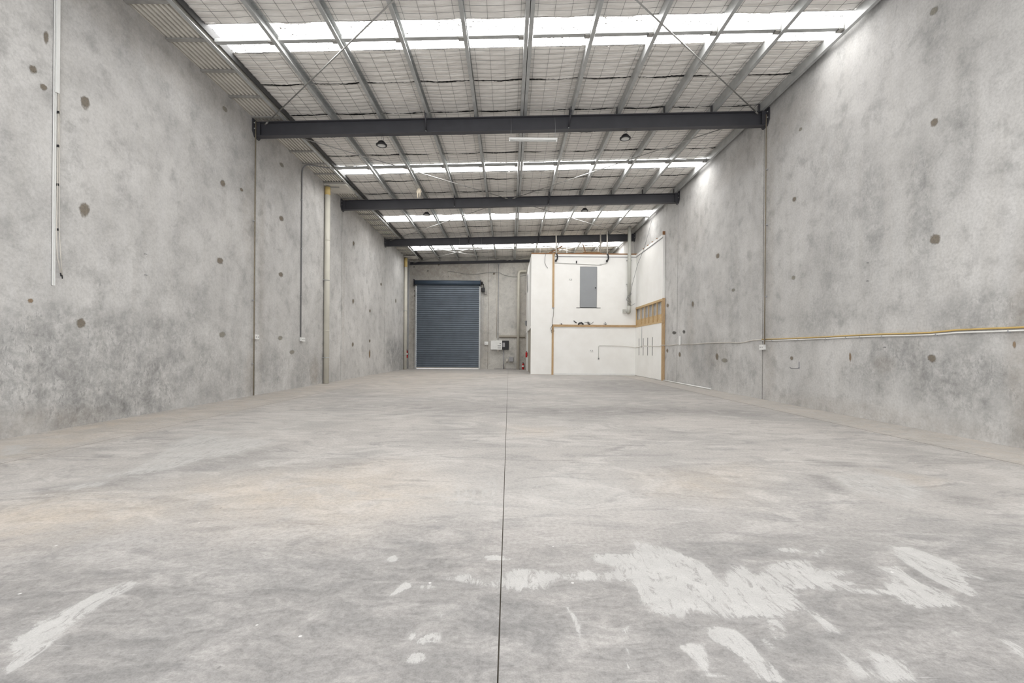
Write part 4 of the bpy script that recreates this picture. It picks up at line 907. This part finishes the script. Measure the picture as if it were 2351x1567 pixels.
loose([(XR-.02, 20.75, 7.2), (LX-.04, 21.5, 6.10), (6.25, 22.2, 5.45), (6.10, 22.65, 4.45), (6.07, OY-.24, 4.05), (5.93, OY-.25, 3.85), (5.93, OY-.25, 3.62), (6.10, OY-.24, 3.48), (6.20, OY-.2, 3.55), (6.33, OY-.1, 3.62)], .010, 'grey_pl', 'cable slung from the right wall to the office pipe', False)
loose([(6.12, OY-.24, 4.1), (5.92, OY-.25, 3.98), (5.86, OY-.25, 3.78), (5.96, OY-.25, 3.70), (6.10, OY-.24, 3.66), (5.96, OY-.26, 3.9), (6.10, OY-.24, 4.08)], .012, 'grey_pl', 'tangled loop of cable on the office pipe', False)
loose([(2.25, OY-.03, 3.36), (2.24, OY-.03, 3.0), (2.20, OY-.04, 2.72), (2.20, OY-.05, 2.5), (2.10, OY-.04, 2.35), (2.16, OY-.05, 2.12), (2.28, OY-.05, 2.2), (2.22, OY-.05, 2.35), (2.12, OY-.05, 2.2)], .010, 'brown_joint', 'brown cable hanging in a coil beside the lower office post', False)

# risers, hoses and debris along the office top
def riser(x, z1, lab, y=OY-.06, flex=True):
    t = thing('riser_pipe', (x, y, 5.7), lab, 'pipe', 'risers at the office top')
    MB().tube([(x, y, 6.10 if flex else OZ), (x-.02, y, z1)], .036, 10).build('pipe', 'offwhite', t)
    if flex:
        MB().tube([(x, y, 6.14), (x+.05, y, 6.02), (x+.06, y, 5.90), (x+.03, y, 5.80), (x-.02, y, 5.76)], .034, 9).build('black_hose', 'black', t)
        MB().tube([(x-.02, y, 5.80), (x-.02, y, 5.70)], .045, 9).build('hose_end', 'black', t)
    return t
riser(2.36, 7.16, 'left riser pipe at the office top ending in a black hose')
riser(4.93, 7.24, 'right riser pipe at the office top ending in a black hose')
riser(4.68, 7.24, 'plain riser pipe standing behind the office top edge', OY+.35, False)
t = thing('wall_rail', (3.5, OY-.02, 5.6), 'thin white pipe sloping across the office front above the door', 'pipe')
MB().tube([(2.30, OY-.02, 5.655), (3.4, OY-.02, 5.62), (4.66, OY-.02, 5.56)], .018, 8).build('pipe', 'white', t)
MB().tube([(4.56, OY-.02, 5.60), (4.90, OY-.02, 5.64)], .018, 8).build('offset_pipe', 'white', t)
box1('clip', 'black', t, 3.36, 3.41, OY-.045, OY-.001, 5.63, 5.76)
def plank(p, q, w, h, lab, mat='timber_dk'):
    p, q = Vector(p), Vector(q); d = (q-p).normalized(); s = d.cross(Vector((0, 0, 1))).normalized()*w/2; u = s.cross(d).normalized()*h/2
    vs = [c+a*s+b*u for c in (p, q) for a, b in ((-1, -1), (1, -1), (1, 1), (-1, 1))]
    o = MB().add(vs, [(0, 1, 2, 3), (7, 6, 5, 4), (0, 4, 5, 1), (1, 5, 6, 2), (2, 6, 7, 3), (3, 7, 4, 0)]).build('timber_offcut', mat, None, tuple(p))
    return tag(o, lab, 'timber', 'offcuts on the office top')
plank((1.84, OY+.16, OZ-.07), (2.72, OY+.55, 6.62), .09, .05, 'dark pine offcut propped up at the left office top')
plank((2.02, OY+.3, 6.07), (2.52, OY+.62, 6.42), .10, .04, 'shorter pine offcut leaning behind the propped one', 'timber_h')
plank((3.35, OY+.14, 6.165), (4.70, OY+.16, 6.175), .12, .05, 'pine board lying along the office top')
plank((3.75, OY+.15, 6.232), (4.60, OY+.16, 6.236), .10, .035, 'paler board stacked on the pine board at the office top', 'timber_h')
plank((3.95, OY+.30, 6.07), (3.76, OY+.42, 6.75), .05, .04, 'thin dark stick standing up from the office top')
for i, (x, y) in enumerate(((1.55, 24.6), (1.75, 26.0), (2.9, 25.2), (3.35, 26.6), (4.55, 25.0), (5.1, 26.2))):
    o = MB().tube([(x, y, 6.045), (x, y, zt(x)+.2)], .011, 6).build('hanger_rod', 'rod', None, (x, y, 6.045)); tag(o, 'thin pale hanger rod above the office roof, %s of six from the left' % ordn[i], 'rod', 'hanger rods above the office')
# scraps stuck along the office rail
def tuft(x, z, n, s, lab):
    t = thing('cable_tuft', (x, OY-.02, z), lab, 'cable scrap', 'scraps on the office rail'); r = random.Random(int(x*100))
    for i in range(n):
        a = r.uniform(.3, 2.8); L = s*r.uniform(.6, 1.2)
        MB().tube([(x+r.uniform(-.03, .03), OY-.02, z), (x+.5*L*math.cos(a), OY-.03, z+.6*L*math.sin(a)), (x+L*math.cos(a+.3), OY-.035, z+L*math.sin(a+.2)*.9)], .010, 5).build('strand', 'black', t)
tuft(2.66, 2.54, 3, .10, 'small black wire tuft at the left of the office rail')
tuft(4.05, 2.54, 6, .24, 'largest black wire tuft standing on the office rail'); tuft(4.90, 2.54, 3, .15, 'black wire tuft right of the middle of the office rail')
t = thing('black_plug', (3.68, OY-.03, 2.54), 'black cable bundle sitting on the office rail under the grey door', 'cable scrap')
MB().tube([(3.50, OY-.03, 2.55), (3.55, OY-.04, 2.62), (3.66, OY-.045, 2.64), (3.76, OY-.03, 2.56)], .035, 8).build('bundle', 'black', t)
t = thing('black_scrap', (3.38, OY-.01, 2.66), 'short black scrap on the wall left of the cable bundle', 'cable scrap'); MB().tube([(3.27, OY-.012, 2.74), (3.33, OY-.015, 2.69), (3.41, OY-.012, 2.63)], .022, 6).build('scrap', 'black', t)

# ------------------------------------------------------------------ small things
t = thing('hanging_rag', (-3.30, 16.45, 6.69), 'pale rag hanging from a purlin before the second rafter', 'rag')
n = 14; vs = []; rr = random.Random(4)
for z, a, b in ((7.12, .012, .012), (7.04, .035, .02), (6.97, .075, .03), (6.90, .085, .035), (6.86, .060, .03)):
    for i in range(n):
        q = 2*math.pi*i/n; w = 1+.22*math.sin(3*q+z*9)+.1*rr.random(); vs.append((-3.29+a*w*math.cos(q), 16.45+b*w*math.sin(q), z))
MB().add(vs, [(r*n+i, r*n+(i+1) % n, (r+1)*n+(i+1) % n, (r+1)*n+i) for r in range(4) for i in range(n)], True).build('cloth', 'cloth', t)
MB().tube([(-3.32, 16.45, 6.90), (-3.34, 16.46, 6.80), (-3.33, 16.45, 6.68)], [.030, .026, .012], 8).build('tail', 'cloth', t)
MB().tube([(-3.26, 16.45, 6.90), (-3.25, 16.44, 6.80), (-3.255, 16.45, 6.71)], [.024, .020, .008], 8).build('tail', 'cloth', t)
t = thing('wall_hook', (XR, 10.18, .84), 'bent steel hook on the right wall below the outlet', 'hook')
box1('back_plate', 'midgrey', t, XR-.008, XR-.001, 10.165, 10.195, .84, .99)
MB().tube([(XR-.006, 10.18, .87), (XR-.03, 10.18, .845), (XR-.14, 10.19, .842), (XR-.19, 10.19, .85), (XR-.205, 10.19, .875)], .009, 7).build('arm', 'grey_pl', t)
o = MB().box(XR-.03, XR-.001, 17.18, 17.32, 1.46, 1.80, c=.008).build('white_cover_strip', 'white', None, (XR, 17.25, 1.46)); tag(o, 'short white vertical cover strip over the cable by the second joint', 'cover')
for y, z, lab in ((8.24, 2.83, 'upper of two steel pins in the right wall'), (8.24, 2.50, 'lower of two steel pins in the right wall'), (7.85, 1.30, 'rusty pin in the right wall just under the white conduit')):
    o = MB().tube([(XR-.001, y, z), (XR-.03, y, z), (XR-.045, y-.012, z-.006)], .006, 6).build('wall_pin', 'grey_pl', None, (XR, y, z)); tag(o, lab, 'pin', 'pins in the right wall')
for y, z, lab in ((8.07, 2.85, 'upper of two steel pins in the left wall'), (8.08, 2.48, 'lower of two steel pins in the left wall')):
    o = MB().tube([(XL+.001, y, z), (XL+.03, y, z), (XL+.045, y+.012, z-.006)], .006, 6).build('wall_pin', 'grey_pl', None, (XL, y, z)); tag(o, lab, 'pin', 'pins in the left wall')
